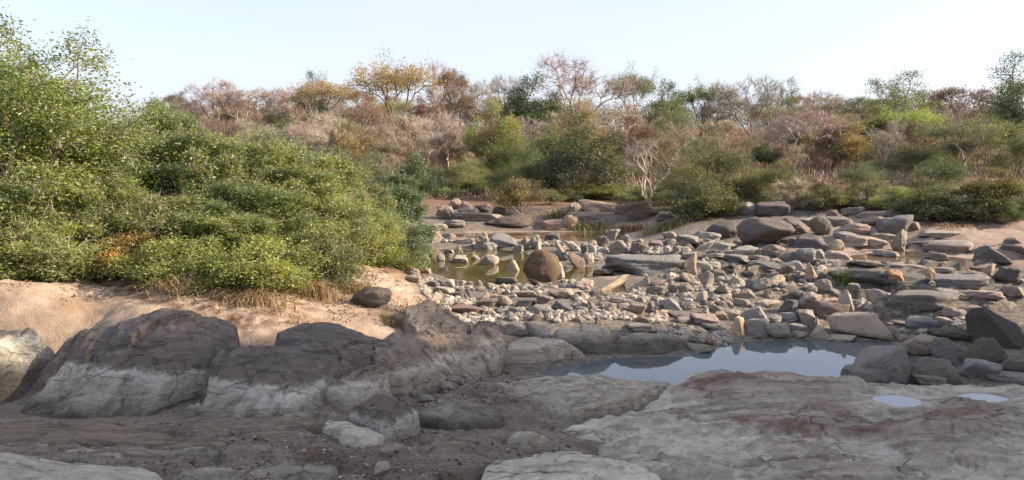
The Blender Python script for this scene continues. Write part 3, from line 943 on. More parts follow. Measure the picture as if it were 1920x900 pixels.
# ------------------------------------------------------------------ loose rocks
def rock_mesh(name, seed, kind="block", sub=3, rough=1.0):
    """a stone as the rounded hull of random cutting planes, filling the unit box"""
    r = np.random.RandomState(seed)
    bm = bmesh.new()
    bmesh.ops.create_icosphere(bm, subdivisions=sub, radius=1)
    n = np.array([v.co[:] for v in bm.verts])
    fs = np.array([[v.index for v in f.verts] for f in bm.faces])
    bm.free()
    K = {"orb": 70, "block": 9, "slab": 9, "round": 22, "wedge": 8, "shard": 7}[kind]
    P = r.normal(size=(K, 3))
    P /= np.linalg.norm(P, axis=1)[:, None]
    D = r.uniform(.62, 1.0, K)
    if kind in ("block", "slab"):
        t = r.uniform(-.5, .5, (6, 3)) * (.65 if kind == 'slab' else 1)
        B = np.array([[1, 0, 0], [-1, 0, 0], [0, 1, 0], [0, -1, 0], [0, 0, 1], [0, 0, -1]]) + t
        B /= np.linalg.norm(B, axis=1)[:, None]
        P = np.vstack([B, P])
        D = np.concatenate([r.uniform(.5, .8, 6), r.uniform(.66, 1.0, K)])
    if kind == "wedge":
        B = np.array([[r.choice([-.75, .75]), r.uniform(-.3, .2), .7], [0, -1, .25], [0, 0, -1]])
        B /= np.linalg.norm(B, axis=1)[:, None]
        P = np.vstack([B, P])
        D = np.concatenate([[.34, .5, .5], D])
    if kind == "shard":
        B = np.array([[.9, r.uniform(-.3, .3), .45], [-.9, r.uniform(-.3, .3), .45], [0, -1, .2], [0, 0, -1]])
        B /= np.linalg.norm(B, axis=1)[:, None]
        P = np.vstack([B, P])
        D = np.concatenate([[.55, r.uniform(.5, .8), .55, .5], D])
    if kind == "orb":
        D = r.uniform(.93, 1.0, K)
    if kind == "round":
        D = r.uniform(.86, 1.0, K)
    dots = np.maximum(n @ P.T, 1e-3) / D[None, :]
    q = {"orb": 14, "round": 12, "block": 46, "slab": 40, "wedge": 50, "shard": 46}[kind]
    rad_ = (dots ** q).sum(1) ** (-1.0 / q)
    v = n * rad_[:, None]
    s = seed * 3.7
    f = fbm(v[:, 0] * 1.7 + s, v[:, 1] * 1.7, v[:, 2] * 1.7, 4, .55)
    f2 = fbm(v[:, 0] * 2 + s, v[:, 1] * 2, v[:, 2] * 9 + s, 3, .5)
    f3 = fbm(v[:, 0] * 5 + s, v[:, 1] * 5, v[:, 2] * 5, 3, .55)
    v = v * (1 + rough * (0.17 * f + 0.06 * f2 + 0.035 * f3))[:, None]
    lo, hi = v.min(0), v.max(0)
    v = (v - (lo + hi) / 2) / (hi - lo)
    me = mesh_np(name, v, fs, True, {}, [MAT_S])
    return me


MAT_S = stone_mat("stone_surface")
TONE = {"p": (.38, .33, .28), "g": (.27, .262, .25), "d": (.115, .108, .106), "b": (.20, .155, .125), "k": (.33, .265, .235), "w": (.48, .455, .42),
        "o": (.40, .29, .20), "u": (.205, .215, .225), "m": (.105, .108, .075), "y": (.38, .335, .255), "v": (.19, .155, .155), "s": (.33, .315, .29)}
TWORD = {"p": "pale tan", "g": "grey", "d": "dark", "b": "brown", "k": "pinkish", "w": "whitish", "o": "orange tan", "u": "bluish grey", "m": "mossy dark",
         "y": "yellowish", "v": "purple grey", "s": "light grey"}
KW = {"block": "blocky", "slab": "flat", "round": "rounded", "wedge": "slanting", "shard": "pointed"}
PROTO = {}


def proto(kind, i):
    if (kind, i) not in PROTO:
        PROTO[(kind, i)] = rock_mesh("stone_" + kind, 100 + i * 7 + sum(map(ord, kind)), kind, 4, 1.45)
    return PROTO[(kind, i)]


WLV = [(wl, poly) for _, wl, poly in WATERS]


def footing(u, v):
    p = hit(u, v)
    for wl, poly in WLV:
        q = at(u, v, wl)
        if float(sdist(poly, q[:1], q[1:2])[0]) > -.1 and gz(q[0], q[1]) < wl + .01:
            return q, True
    return p, False


def hit_fast(u, v):
    p = at(u, v, .35)
    for _ in range(6):
        p = at(u, v, gz(p[0], p[1]))
    p[2] = gz(p[0], p[1])
    return p


RK = random.Random(4)
USED = []


def place_rock(u, vb, w, h, tone, kind, label, group=None, mesh=None, yaw=None, depth=None, name="stone", cat="stone", sink=.22, tilt=None, raise_=0.0):
    p, wet = footing(u, vb)
    dist = p[1]
    wm, hm = w * dist / F, h * dist / F
    D = depth * wm if depth else wm * RK.uniform(.6, .95)
    sn = (CAMZ - p[2]) / max(dist, .1)
    H = max(.42 * hm, hm - .4 * D * sn)
    if wet: sink = .3
    Ht = H * (1 + sink)
    me = mesh or proto(kind, RK.randrange(6))
    o = link(name, me)
    d2 = p[:2] / np.linalg.norm(p[:2])
    o.location = (p[0] + d2[0] * D * .46, p[1] + d2[1] * D * .46, p[2] + H - Ht / 2 + raise_)
    y0 = math.atan2(-d2[0], d2[1])
    flip = math.pi if (mesh is None and RK.random() < .5) else 0
    tl = (.16 if kind == 'slab' else .22) if kind == 'slab' or w > 36 else .6
    o.rotation_euler = (RK.uniform(-tl, tl) * (1 if mesh is None else .3), (RK.uniform(-tl, tl) if tilt is None else tilt), y0 + flip + (RK.uniform(-.3, .3) if yaw is None else yaw))
    o.scale = (wm, D, Ht)
    t = TONE[tone] if isinstance(tone, str) else tone
    k = RK.uniform(.85, 1.15)
    t = [c * .68 + m * .32 for c, m in zip(t, (.285, .262, .235))] if mesh is None else t
    o.color = (t[0] * k * RK.uniform(.96, 1.04), t[1] * k, t[2] * k * RK.uniform(.96, 1.04), 1)
    tag(o, label, cat, group)
    USED.append((u, vb - h / 2, w, h))
    return o


# --- boulders one can name: (u, v bottom, width, height, tone, kind, label, seed)
HERO = [
    (1016, 535, 76, 70, (.175, .12, .085), "orb", "big upright round brown boulder at the end of the olive pool"),
    (1013, 535, 50, 16, "p", "slab", "pale block lying against the foot of the round brown boulder"),
    (1050, 520, 20, 30, "p", "block", "tan stone leaning on the right side of the round brown boulder"),
    (1610, 636, 118, 52, (.40, .335, .27), "block", "big pale blocky boulder with a flat top at the pool's far edge"),
    (1579, 640, 54, 10, "p", "slab", "thin tan slab in the water below the big blocky boulder"),
    (1543, 598, 96, 38, (.16, .13, .125), "block", "long dark brown block behind the big blocky boulder"),
    (1588, 598, 46, 58, "p", "shard", "sunlit peaked end of the long dark brown block"),  # lit end of that block, sunlight put into the paler tone
    (1872, 650, 118, 76, (.085, .078, .076), "wedge", "biggest near black boulder at the right edge beyond the pool"),
    (1650, 722, 106, 80, (.27, .26, .25), "block", "dark capped grey boulder standing in the pool's right end"),
    (1622, 724, 92, 42, (.25, .24, .23), "round", "low smooth grey boulder touching the water left of the dark capped one"),
    (1750, 720, 96, 56, (.24, .23, .22), "block", "smooth dark grey boulder right of the dark capped one"),
    (1724, 668, 76, 42, (.33, .27, .225), "round", "pale tan boulder behind the group of dark boulders"),
    (1800, 685, 110, 54, (.17, .163, .158), "wedge", "dark ridged boulder behind the smooth dark grey boulder"),
    (1845, 690, 84, 62, (.15, .15, .115), "round", "mossy topped dark boulder in the group right of the pool"),
    (1838, 712, 72, 42, (.26, .26, .26), "block", "bluish grey boulder at the front of the dark group"),
    (1742, 724, 62, 24, (.26, .245, .225), "slab", "narrow ledge stone at the foot of the smooth dark grey boulder"),
    (1893, 720, 84, 22, (.25, .24, .225), "slab", "flat dark slab at the right edge beside the dark group"),
    (1902, 700, 60, 30, (.30, .28, .25), "block", "weathered grey stone at the right edge above the flat dark slab"),
    (1786, 640, 92, 28, "m", "round", "moss covered low rock beside the near black boulder"),
    (1434, 464, 112, 58, (.155, .14, .132), "round", "humped dark boulder with a sloping right shoulder on the far bank"),
    (1354, 450, 62, 36, "d", "round", "dark rounded boulder left of the humped one on the far bank"),
    (1485, 442, 70, 34, (.20, .165, .155), "block", "purple brown block behind the humped boulder"),
    (1538, 442, 44, 38, (.20, .185, .15), "round", "olive grey boulder right of the purple brown block"),
    (1446, 406, 66, 28, (.135, .115, .12), "slab", "dark slab under the dry shrub on the far bank"),
    (1400, 404, 40, 26, "s", "round", "pale greenish boulder under the far shrubs"),
    (1521, 472, 70, 32, (.13, .125, .13), "slab", "dark wedge shaped slab below the olive grey boulder"),
    (1568, 470, 30, 22, "y", "block", "sunlit end of the dark wedge slab in a yellow tone"),  # the slab's sunlit end, its brightness painted as a lighter tone
    (1676, 444, 64, 44, (.19, .195, .205), "slab", "blue grey tilted slab on the pink bank"),
    (1205, 514, 158, 36, (.225, .23, .225), "slab", "longest low grey slab across the middle of the stone field"),
    (1142, 552, 80, 38, (.42, .36, .30), "wedge", "big pale sloping stone right of the round brown boulder"),
    (965, 630, 56, 28, "s", "slab", "whitish topped slab with a dark hollow beneath near the damp gully"),
    (1006, 640, 64, 38, "g", "round", "grey rounded rock beside the whitish topped slab"),
    (1640, 540, 190, 38, (.15, .15, .15), "slab", "very long dark rock shelf with a grass tuft in front"),
    (1680, 538, 48, 34, (.42, .26, .15), "block", "rusty orange hollowed stone in the long dark shelf"),
    (1733, 531, 36, 30, (.48, .35, .24), "round", "orange tan rounded boulder at the right end of the long dark shelf"),
    (1722, 588, 142, 46, (.19, .195, .195), "slab", "wide dark grey shelf behind the big blocky boulder"),
    (1800, 541, 98, 26, (.22, .21, .205), "slab", "long grey sloping bar of rock on the right"),
    (1730, 622, 64, 28, "u", "slab", "bluish flat stone between the blocky and the near black boulder"),
    (1885, 532, 48, 34, "d", "block", "dark block at the right edge of the stone field"),
    (1777, 477, 90, 28, (.30, .265, .25), "slab", "striped ledge of rock by the right brook"),
    (1862, 490, 66, 30, "d", "wedge", "dark slanted ledge at the right end of the brook"),
    (945, 464, 58, 26, "u", "slab", "blue grey slab at the back of the olive pool"),
    (918, 497, 36, 21, "p", "round", "largest round topped stone standing in the olive pool"),
    (961, 508, 31, 23, "p", "shard", "wedge shaped stone with one bright face in the olive pool"),
    (787, 490, 38, 15, "p", "slab", "broad flat stone at the left end of the olive pool"),
    (860, 474, 20, 16, "y", "shard", "small triangular stone poking from the olive pool"),
    (837, 540, 35, 18, (.30, .29, .265), "slab", "grey square slab on the near edge of the olive pool"),
    (946, 576, 36, 23, "y", "round", "yellowish rounded stone in front of the olive pool"),
    (986, 578, 44, 20, (.165, .165, .165), "block", "dark grey rectangular block in front of the round brown boulder"),
    (1056, 584, 42, 22, (.15, .145, .15), "block", "dark blunt block right of the rectangular one"),
    (872, 590, 64, 17, (.20, .145, .12), "slab", "rusty brown flat slab beside the reddish knob"),
    (1413, 606, 58, 33, "g", "wedge", "smooth grey sloping stone near the pool's far edge"),
    (1418, 628, 48, 34, (.26, .25, .245), "block", "grey front stone below the smooth sloping one"),
    (1457, 636, 48, 33, "p", "round", "pale stone pitted with holes at the pool's far edge"),
    (1382, 627, 32, 36, (.45, .36, .27), "shard", "upright bright tan stone at the pool's far edge"),
    (1509, 608, 38, 30, (.33, .29, .27), "block", "pinkish grey cube of rock left of the long dark brown block"),
    (1538, 635, 38, 26, "y", "shard", "triangular tan stone at the left foot of the big blocky boulder"),
    (1476, 588, 38, 28, "d", "block", "dark cracked block left of the pinkish grey cube"),
    (1194, 590, 38, 22, "k", "round", "pink rounded stone above the grey pool slabs"),
    (1257, 582, 44, 25, "s", "wedge", "light grey slanting stone in the middle of the pebbles"),
    (1320, 612, 58, 22, "k", "slab", "long pinkish stone above the pool's far edge"),
    (1201, 625, 58, 18, "p", "slab", "long pale stone on top of the grey pool slabs"),
    (1311, 662, 48, 18, (.28, .26, .235), "round", "small smooth dome of rock at the pool's left shore"),
    (1643, 570, 48, 31, "s", "block", "light grey block with a bright right face"),
    (695, 580, 84, 44, (.15, .125, .105), "round", "grey brown boulder bedded in the pale sand slope"),
    (955, 428, 96, 26, (.13, .10, .09), "round", "dark earthy mound of rock under the reddish bush"),
    (1038, 432, 74, 22, (.29, .22, .175), "block", "brown ledge block right of the reddish bush"),
    (1068, 432, 34, 30, (.30, .225, .18), "round", "rounded end of the brown ledge"),
    (1122, 398, 84, 22, (.33, .26, .205), "slab", "layered tan ledge below the green tree"),
    (838, 412, 44, 28, (.27, .245, .23), "block", "grey block at the left end of the far outcrop"),
    (900, 416, 90, 18, (.32, .275, .245), "slab", "long tan slab along the foot of the far outcrop"),
    (720, 820, 26, 16, "s", "round", "small pale pebble wedged below the split dark tipped rock"),
    (743, 850, 24, 18, (.36, .31, .275), "round", "rounded pinkish stone right of the flat stone"),
    (726, 858, 30, 20, (.34, .31, .28), "round", "small light stone between the flat stone and the tapering one"),
    (716, 896, 34, 30, (.33, .31, .28), "block", "tapering pale stone at the bottom below the flat stone"),
    (796, 738, 36, 26, (.33, .29, .26), "round", "rounded tan boulder in the damp gully"),
    (838, 734, 24, 20, (.36, .31, .26), "round", "small tan stone right of the rounded one in the gully"),
    (776, 748, 20, 18, (.27, .27, .24), "round", "small grey green stone in the gully"),
    (799, 755, 30, 16, (.26, .255, .24), "round", "grey half buried stone at the front of the gully"),
    (725, 752, 32, 40, (.30, .27, .215), "block", "yellowish upright block beside the layered brownish block"),
]
for i, (u, vb, w, h, tone, kind, lab) in enumerate(HERO):
    big = w > 60
    place_rock(u, vb, w, h, tone, kind, lab, None, rock_mesh("boulder" if big else "stone", 500 + i, kind, 4), yaw=RK.uniform(-.1, .1),
               name="boulder" if big else "stone", cat="boulder" if big else "stone", depth=(.8 if w < 80 else .6), tilt=RK.uniform(-.04, .04), sink=.15)

def beside(u, v):
    best = min(HERO, key=lambda q: abs(u - q[0]) - q[2] * .4 + 2.2 * abs(v - q[1]))
    dx, dy = u - best[0], v - best[1]
    if abs(dx) + abs(dy) > 190: return None
    rel_ = ("right of" if dx > 0 else "left of") if abs(dx) > max(14, 2 * abs(dy)) else ("in front of" if dy > 0 else "behind")
    if abs(dx) > 70 and rel_ in ("right of", "left of"): rel_ = "further " + rel_
    return rel_ + " the " + short(best[6])


# --- the other stones the photo shows one by one: u, v bottom, width, height, tone, kind
TR = """826 489 15 13 w round;863 493 28 13 p slab;842 475 18 7 s slab;844 482 12 6 s slab;891 487 18 9 p round;902 456 26 21 y block;917 468 27 13 w slab;815 456 24 22 p wedge;842 450 24 14 k slab;869 458 30 11 p slab
972 474 20 17 p block;985 470 17 26 s shard;1004 467 24 26 g round;1012 468 16 16 w shard;1037 455 28 16 d slab;1051 475 22 28 k shard;919 545 22 16 y round;812 538 22 12 d block;831 553 48 14 p slab;857 559 30 11 d slab
772 518 28 14 p slab;796 513 24 11 k slab;775 530 30 15 p slab;866 537 14 12 p round;880 538 12 10 k round;897 538 15 12 s round;949 532 40 11 m slab;1081 503 25 33 b block;1058 489 29 16 u slab;1103 496 20 19 p round
1073 471 26 23 s wedge;1097 478 22 22 u block;1111 479 15 22 w shard;1129 465 23 22 d block;1150 449 27 19 p block;1157 476 32 25 k block;1175 456 20 15 p block;1198 476 36 18 d slab;1229 467 27 14 v slab;1235 475 13 13 p shard
1250 475 15 14 w block;1268 473 15 12 p block;1126 516 33 11 y slab;1095 540 30 20 p block;1073 537 20 16 g block;1195 544 45 24 p wedge;1230 553 40 17 d slab;1230 537 27 20 k wedge;1262 549 22 22 p block;1285 551 25 18 y round
1297 513 30 32 o shard;1290 529 27 16 s block;1325 539 25 28 s block;1320 472 35 17 p wedge;1318 508 46 17 s slab;1060 557 52 15 p slab;1122 558 33 15 d slab;1096 546 21 9 k slab;913 578 38 18 v slab;1021 576 31 20 v block
1012 587 47 13 g slab;987 558 39 12 k slab;1052 560 53 16 p slab;884 561 27 15 p wedge;908 562 25 14 k wedge;1010 603 27 16 v shard;937 625 30 24 s slab;1171 571 54 11 d slab;1113 582 31 17 k wedge;1147 589 18 18 y block
1164 582 15 14 d block;1220 587 19 19 d block;1235 591 17 19 o shard;1274 599 45 14 d slab;1280 608 28 15 u block;1340 625 45 22 u wedge;1124 613 18 19 b wedge;1303 643 21 13 y round;1332 648 23 14 o round;1316 570 31 20 p block
1372 598 31 15 p slab;1432 581 46 21 p wedge;1477 603 31 17 u slab;1518 627 25 30 d wedge;1501 635 31 14 p block;1493 623 37 16 g slab;1535 613 19 15 p wedge;1456 607 23 17 g block;1452 534 43 20 p wedge;1427 546 29 18 g block
1442 562 15 17 o block;1487 531 21 13 b block;1519 521 21 26 o shard;1438 509 66 18 d slab;1485 507 38 20 w wedge;1476 514 33 14 b block;1335 509 36 17 s slab;1348 521 31 15 d slab;1348 529 25 11 s round;1545 546 31 22 s round
1524 549 15 13 w round;1364 567 25 20 p shard;1562 554 23 13 g round;1682 593 34 27 y wedge;1630 589 21 20 p round;1655 591 31 24 g block;1709 593 23 17 v block;1704 575 19 19 w block;1853 517 27 21 o block;1818 527 46 18 d slab
1735 597 33 8 w slab;1508 493 42 28 u slab;1534 487 27 19 g slab;1449 483 48 22 k slab;1573 488 46 16 s slab;1760 448 74 14 s slab;1686 471 26 36 p block;1640 467 44 19 p slab;1897 458 26 13 d slab;1755 490 42 16 g slab
857 393 28 17 b block;880 403 38 22 k wedge;905 399 26 15 v block;935 404 24 18 v block;822 432 34 12 s slab;850 428 40 14 g slab;1075 397 24 14 p round;1100 412 60 12 b slab;1170 402 34 18 b block;1250 412 34 14 b slab
1330 452 40 16 g slab;1290 455 44 14 s slab;1255 448 30 14 p slab;1350 470 50 14 s slab;1400 478 46 16 s slab;1380 492 50 14 g slab;1290 486 34 14 g slab;1600 440 50 18 k slab;1640 425 46 16 k slab;1600 462 54 18 k slab
1705 432 40 16 k slab;1730 415 34 14 v slab;1850 476 44 14 k slab;1900 478 50 18 d slab;1830 503 60 14 g slab;1895 560 40 22 g slab;1840 562 70 18 k slab;1780 562 60 18 k slab;1600 405 36 16 v slab;1660 455 60 16 s slab;1720 462 50 14 k slab;1590 452 44 14 g slab;1480 460 40 14 d slab;1630 412 40 14 k slab;1680 408 44 14 v slab;1570 425 50 16 v slab;1520 425 40 14 k slab;1760 465 50 12 k slab;1660 482 40 12 g slab;1420 492 40 14 k slab;1480 490 34 16 d block;1620 503 60 12 g slab;1700 506 60 12 g slab;1340 486 40 12 g slab;1250 492 50 12 g slab;1170 490 34 12 s slab;1760 515 60 14 v slab;1840 510 40 14 b block;1560 412 28 18 b slab
1786 595 50 18 k slab;1770 610 30 14 k slab;1820 590 40 16 p slab;1690 612 40 12 k slab;1672 632 26 18 g round;1690 640 20 14 p round;1712 603 30 14 d slab;1350 600 28 14 p slab;1342 588 26 14 s block;1400 560 30 16 p slab
1390 575 28 15 k slab;1355 552 26 14 p block;1410 540 28 14 g slab;1385 535 22 14 p round;1370 515 30 12 g slab;1405 520 28 12 d slab;1520 570 34 18 p block;1500 560 28 14 s round;1560 570 26 14 p wedge;1600 545 26 14 g slab"""


def zone(u, v):
    if v < 436:
        return ("on the far bank below the shrubs", "stones on the far bank") if u < 1300 else ("on the far pink bank at right", "stones on the far right bank")
    if u < 870 and v < 510: return "in the shallow left end of the olive pool", "stones in the olive pool"
    if u < 970 and v < 500: return "at the back of the olive pool", "stones in the olive pool"
    if u < 1300 and v < 482: return "on the rubble bar behind the round boulder", "stones on the bar behind the round boulder"
    if v < 500 and u < 1520: return "on the ledges below the humped boulder", "stones below the humped boulder"
    if v < 512: return "among the ledges by the right brook", "stones by the right brook"
    if u < 960: return "in the rubble between the sand and the olive pool", "stones between the sand and the olive pool"
    if u < 1160: return "in the rubble in front of the round boulder", "stones in front of the round boulder"
    if u < 1340: return "among the pebbles above the grey pool slabs", "stones above the pool slabs"
    if u < 1600: return "in the heap of stones beyond the pool", "stones in the heap beyond the pool"
    return "among the shelves right of the big blocky boulder", "stones right of the blocky boulder"


for row in TR.replace("\n", ";").split(";"):
    u, vb, w, h, tone, kind = row.split()
    u, vb, w, h = float(u), float(vb), float(w) * RK.uniform(.98, 1.32), float(h) * RK.uniform(1.0, 1.22)
    if kind == 'shard' and RK.random() < .6: kind = 'wedge'
    wh, grp = zone(u, vb)
    place_rock(u, vb, w, h, tone, kind, f"{'small' if w < 22 else 'middling'} {TWORD[tone]} {KW[kind]} stone {beside(u, vb) or wh}", "loose stones of the riverbed")

# --- further stones filling the field
FIELD = [[(770, 520), (900, 545), (1000, 540), (1130, 530), (1300, 515), (1560, 505), (1640, 560), (1650, 600), (1540, 630), (1370, 640), (1200, 610), (1000, 600), (900, 600), (800, 560)],
         [(800, 440), (870, 455), (1000, 458), (1120, 460), (1300, 450), (1330, 470), (1300, 490), (1150, 490), (990, 475), (830, 462)],
         [(1640, 560), (1920, 540), (1920, 600), (1800, 640), (1660, 640)],
         [(1300, 455), (1560, 480), (1540, 500), (1320, 500)]]
cnt = 0
tries = 0
while cnt < 40 and tries < 6000:
    tries += 1
    f = RK.choices(FIELD, [7, 2, 2, 1])[0]
    u = RK.uniform(min(p[0] for p in f), max(p[0] for p in f))
    v = RK.uniform(min(p[1] for p in f), max(p[1] for p in f))
    if float(sdist(np.array(f), np.array([u]), np.array([v]))[0]) < 0: continue
    w = RK.uniform(11, 26) * (v / 560)
    h = w * RK.uniform(.5, .85)
    if any(abs(u - a) < (w + c) * .36 and abs(v - h / 2 - b) < (h + d) * .42 for a, b, c, d in USED): continue
    tone = RK.choices("pgdkwysubv", [5, 5, 4, 2, 1, 3, 5, 1, 3, 2])[0]
    kind = RK.choices(["block", "slab", "round", "wedge", "shard"], [4, 3, 2, 2, 1])[0]
    wh, grp = zone(u, v)
    place_rock(u, v, w, h, tone, kind, f"{'small' if w < 22 else 'middling'} {TWORD[tone]} {KW[kind]} stone {beside(u, v) or wh}", "loose stones of the riverbed")
    cnt += 1

# --- gravel: far too many to count
def gravel(name, label, areas, n, s0, s1, tones, seed, mats):
    r = np.random.RandomState(seed)
    bm = bmesh.new()
    bmesh.ops.create_icosphere(bm, subdivisions=1, radius=1)
    n0 = np.array([v.co[:] for v in bm.verts])
    f0 = np.array([[v.index for v in f.verts] for f in bm.faces])
    bm.free()
    V, Fs, T = [], [], []
    k = 0
    while k < n:
        f, dens = areas[r.randint(len(areas))]
        f = np.array(f, float)
        u, v = r.uniform(f[:, 0].min(), f[:, 0].max()), r.uniform(f[:, 1].min(), f[:, 1].max())
        if float(sdist(f, np.array([u]), np.array([v]))[0]) < 0 or r.rand() > dens: continue
        p = hit_fast(u, v)
        if any(abs(u - a_) < w_ * .5 and abs(v - b_) < h_ * .55 for a_, b_, w_, h_ in USED if w_ > 24): continue
        if abs(proj(*p)[1] - v) > 2: continue
        if any(p[2] < wl - .02 and float(sdist(poly, p[:1], p[1:2])[0]) > 0 for wl, poly in WLV): continue
        s = (s0 + (s1 - s0) * r.rand() ** 2.2) * p[1] / F * .5
        P = r.normal(size=(6, 3)); P /= np.linalg.norm(P, axis=1)[:, None]
        dd = np.maximum(n0 @ P.T, 1e-3) / r.uniform(.6, 1, 6)
        rr = np.minimum((dd ** 14).sum(1) ** (-1 / 14), 1.2)
        v3 = n0 * rr[:, None] * np.array([s * r.uniform(.8, 1.3), s * r.uniform(.8, 1.2), s * r.uniform(.45, .85)])
        a = r.uniform(0, 6.3)
        v3 = v3 @ np.array([[math.cos(a), -math.sin(a), 0], [math.sin(a), math.cos(a), 0], [0, 0, 1]])
        V.append(v3 + p + np.array([0, 0, s * .15]))
        Fs.append(f0 + len(n0) * k)
        T.append(np.full(len(n0), r.rand()))
        k += 1
    o = link(name, mesh_np(name, np.vstack(V), np.vstack(Fs), False, {"tint": np.concatenate(T)}, mats))
    return tag(o, label, "gravel", None, 'stuff')


def gravel_mat(name, cols):
    b = NB(name)
    t = b.attr("tint")
    r = b.n('ShaderNodeValToRGB')
    r.color_ramp.interpolation = 'CONSTANT'
    while len(r.color_ramp.elements) < len(cols): r.color_ramp.elements.new(.5)
    for i, c in enumerate(cols):
        r.color_ramp.elements[i].position = i / len(cols)
        r.color_ramp.elements[i].color = (*c, 1)
    b.put(r.inputs[0], t)
    n = b.noise(b.pos(), 30, 4, .7)
    return b.bsdf(b.mix(b.rng(n, .35, .7, 0, .6), r.outputs[0], b.mix(1.0, r.outputs[0], (.55, .5, .47), 'MULTIPLY')), .9, b.bump(n, .5, .02), .2)


MG1 = gravel_mat("field_gravel", [(.37, .31, .245), (.29, .26, .22), (.21, .2, .185), (.41, .35, .275), (.31, .24, .19), (.11, .10, .095), (.44, .39, .33), (.25, .225, .2)])
MG2 = gravel_mat("earth_gravel", [(.15, .115, .09), (.26, .21, .175), (.08, .065, .055), (.45, .39, .33), (.19, .14, .11), (.30, .26, .22)])
A1 = [([(770, 515), (900, 540), (1000, 535), (1130, 520), (1300, 510), (1600, 520), (1660, 600), (1560, 632), (1370, 642), (1300, 640), (1150, 605), (1000, 605), (960, 620), (880, 610), (800, 560)], 1.0),
      ([(880, 600), (1000, 590), (1200, 590), (1380, 610), (1370, 648), (1290, 640), (1180, 618), (1020, 620), (930, 630)], 1.0),
      ([(790, 440), (900, 455), (1120, 455), (1330, 450), (1340, 490), (1150, 490), (990, 475), (830, 462)], .6),
      ([(1640, 560), (1920, 545), (1920, 600), (1800, 650), (1660, 645)], .9),
      ([(1290, 450), (1560, 480), (1900, 500), (1920, 540), (1600, 540), (1300, 510)], .6)]
gravel("rubble", "jumbled pale rubble between the larger stones of the riverbed", [(np.minimum(np.array(f), [9999, 630]).tolist(), d_) for f, d_ in A1], 3800, 6, 21, None, 8, [MG1])
gravel("gravel", "pale broken gravel filling the gaps between the stones of the riverbed", A1, 4200, 4, 13, None, 3, [MG1])
A2 = [([(0, 790), (600, 790), (900, 790), (1100, 830), (900, 900), (0, 900)], 1.0), ([(560, 730), (620, 760), (960, 770), (1000, 720), (940, 690), (760, 730)], .7)]
gravel("gravel", "fine dark grit scattered over the damp earth ledge", A2, 2200, 2, 9, None, 5, [MG2])
# ------------------------------------------------------------------ plants
MAT_L = leaf_mat("leaf")
MAT_B = bark_mat("bark")


def tubes(segs, thr=.03):
    """segs (n,8): p0, p1, r0, r1 -> vertices and faces of tapered tubes"""
    S = np.asarray(segs, float)
    V, Fq, base = [], [], 0
    for sides, sel in ((6, S[:, 6] >= thr), (3, S[:, 6] < thr)):
        s = S[sel]
        if not len(s): continue
        d = s[:, 3:6] - s[:, :3]
        d /= np.linalg.norm(d, axis=1)[:, None] + 1e-9
        ref = np.where(np.abs(d[:, 2:3]) > .9, np.array([[1., 0, 0]]), np.array([[0., 0, 1.]]))
        a = np.cross(d, ref); a /= np.linalg.norm(a, axis=1)[:, None] + 1e-9
        b = np.cross(d, a)
        ang = np.arange(sides) * 2 * math.pi / sides
        ring = a[:, None, :] * np.cos(ang)[None, :, None] + b[:, None, :] * np.sin(ang)[None, :, None]
        v0 = s[:, None, :3] + ring * s[:, 6][:, None, None]
        v1 = s[:, None, 3:6] + ring * s[:, 7][:, None, None]
        V.append(np.concatenate([v0, v1], 1).reshape(-1, 3))
        k = np.arange(sides); k2 = (k + 1) % sides
        f = np.stack([k, k2, k2 + sides, k + sides], 1)
        Fq.append((np.arange(len(s)) * 2 * sides)[:, None, None] + f[None] + base)
        base += len(s) * 2 * sides
    return np.vstack(V), np.concatenate([f.reshape(-1, 4) for f in Fq])


def grow(pts, root, rtip, r, fork=None, f=.52, expo=.45, wig=.07):
    """branches from a root to crown points, splitting by clusters"""
    segs = []

    def limb(p0, p1, r0, r1):
        L = np.linalg.norm(p1 - p0)
        k = 3 if L > .8 else 2
        prev, pr = p0, r0
        off = r.normal(size=3) * L * wig
        for i in range(1, k + 1):
            t = i / k
            q = p0 + (p1 - p0) * t + off * math.sin(math.pi * t)
            rr = r0 + (r1 - r0) * t
            segs.append([*prev, *q, pr, rr])
            prev, pr = q, rr

    def rec(idx, node, depth):
        n = len(idx)
        rn = rtip * n ** expo
        if n <= 2:
            for i in idx: limb(node, pts[i], rn * .8, rtip * .5)
            return
        k = min(n, int(r.choice([2, 2, 3]) if depth else r.choice([3, 4])))
        c = pts[idx][r.choice(n, k, replace=False)]
        for _ in range(3):
            lab = ((pts[idx][:, None] - c[None]) ** 2).sum(-1).argmin(1)
            c = np.array([pts[idx][lab == j].mean(0) if (lab == j).any() else c[j] for j in range(k)])
        for j in range(k):
            sub = idx[lab == j]
            if not len(sub): continue
            nx_ = node + (c[j] - node) * f
            limb(node, nx_, rn * .85, rtip * len(sub) ** expo)
            rec(sub, nx_, depth + 1)

    idx = np.arange(len(pts))
    node = np.asarray(root, float)
    if fork is not None:
        fk = np.asarray(fork, float)
        rn = rtip * len(pts) ** expo
        segs.append([*(node - [0, 0, .3]), *node, rn * 1.45, rn * 1.25])
        limb(node, fk, rn * 1.25, rn * .95)
        node = fk
    rec(idx, node, 0)
    return segs


def clumps(spec, r):
    P, C = [], []
    for i, (cx, cy, cz, rx, ry, rz, n) in enumerate(spec):
        d = r.normal(size=(n, 3)); d /= np.linalg.norm(d, axis=1)[:, None]
        d[:, 2] = np.where((d[:, 2] < -.3) & (r.rand(n) < .6), -d[:, 2], d[:, 2])
        rr = r.uniform(.35, 1, n) ** .4
        P.append(np.array([cx, cy, cz]) + d * rr[:, None] * np.array([rx, ry, rz]))
        C.append(np.full(n, i))
    return np.vstack(P), np.concatenate(C)


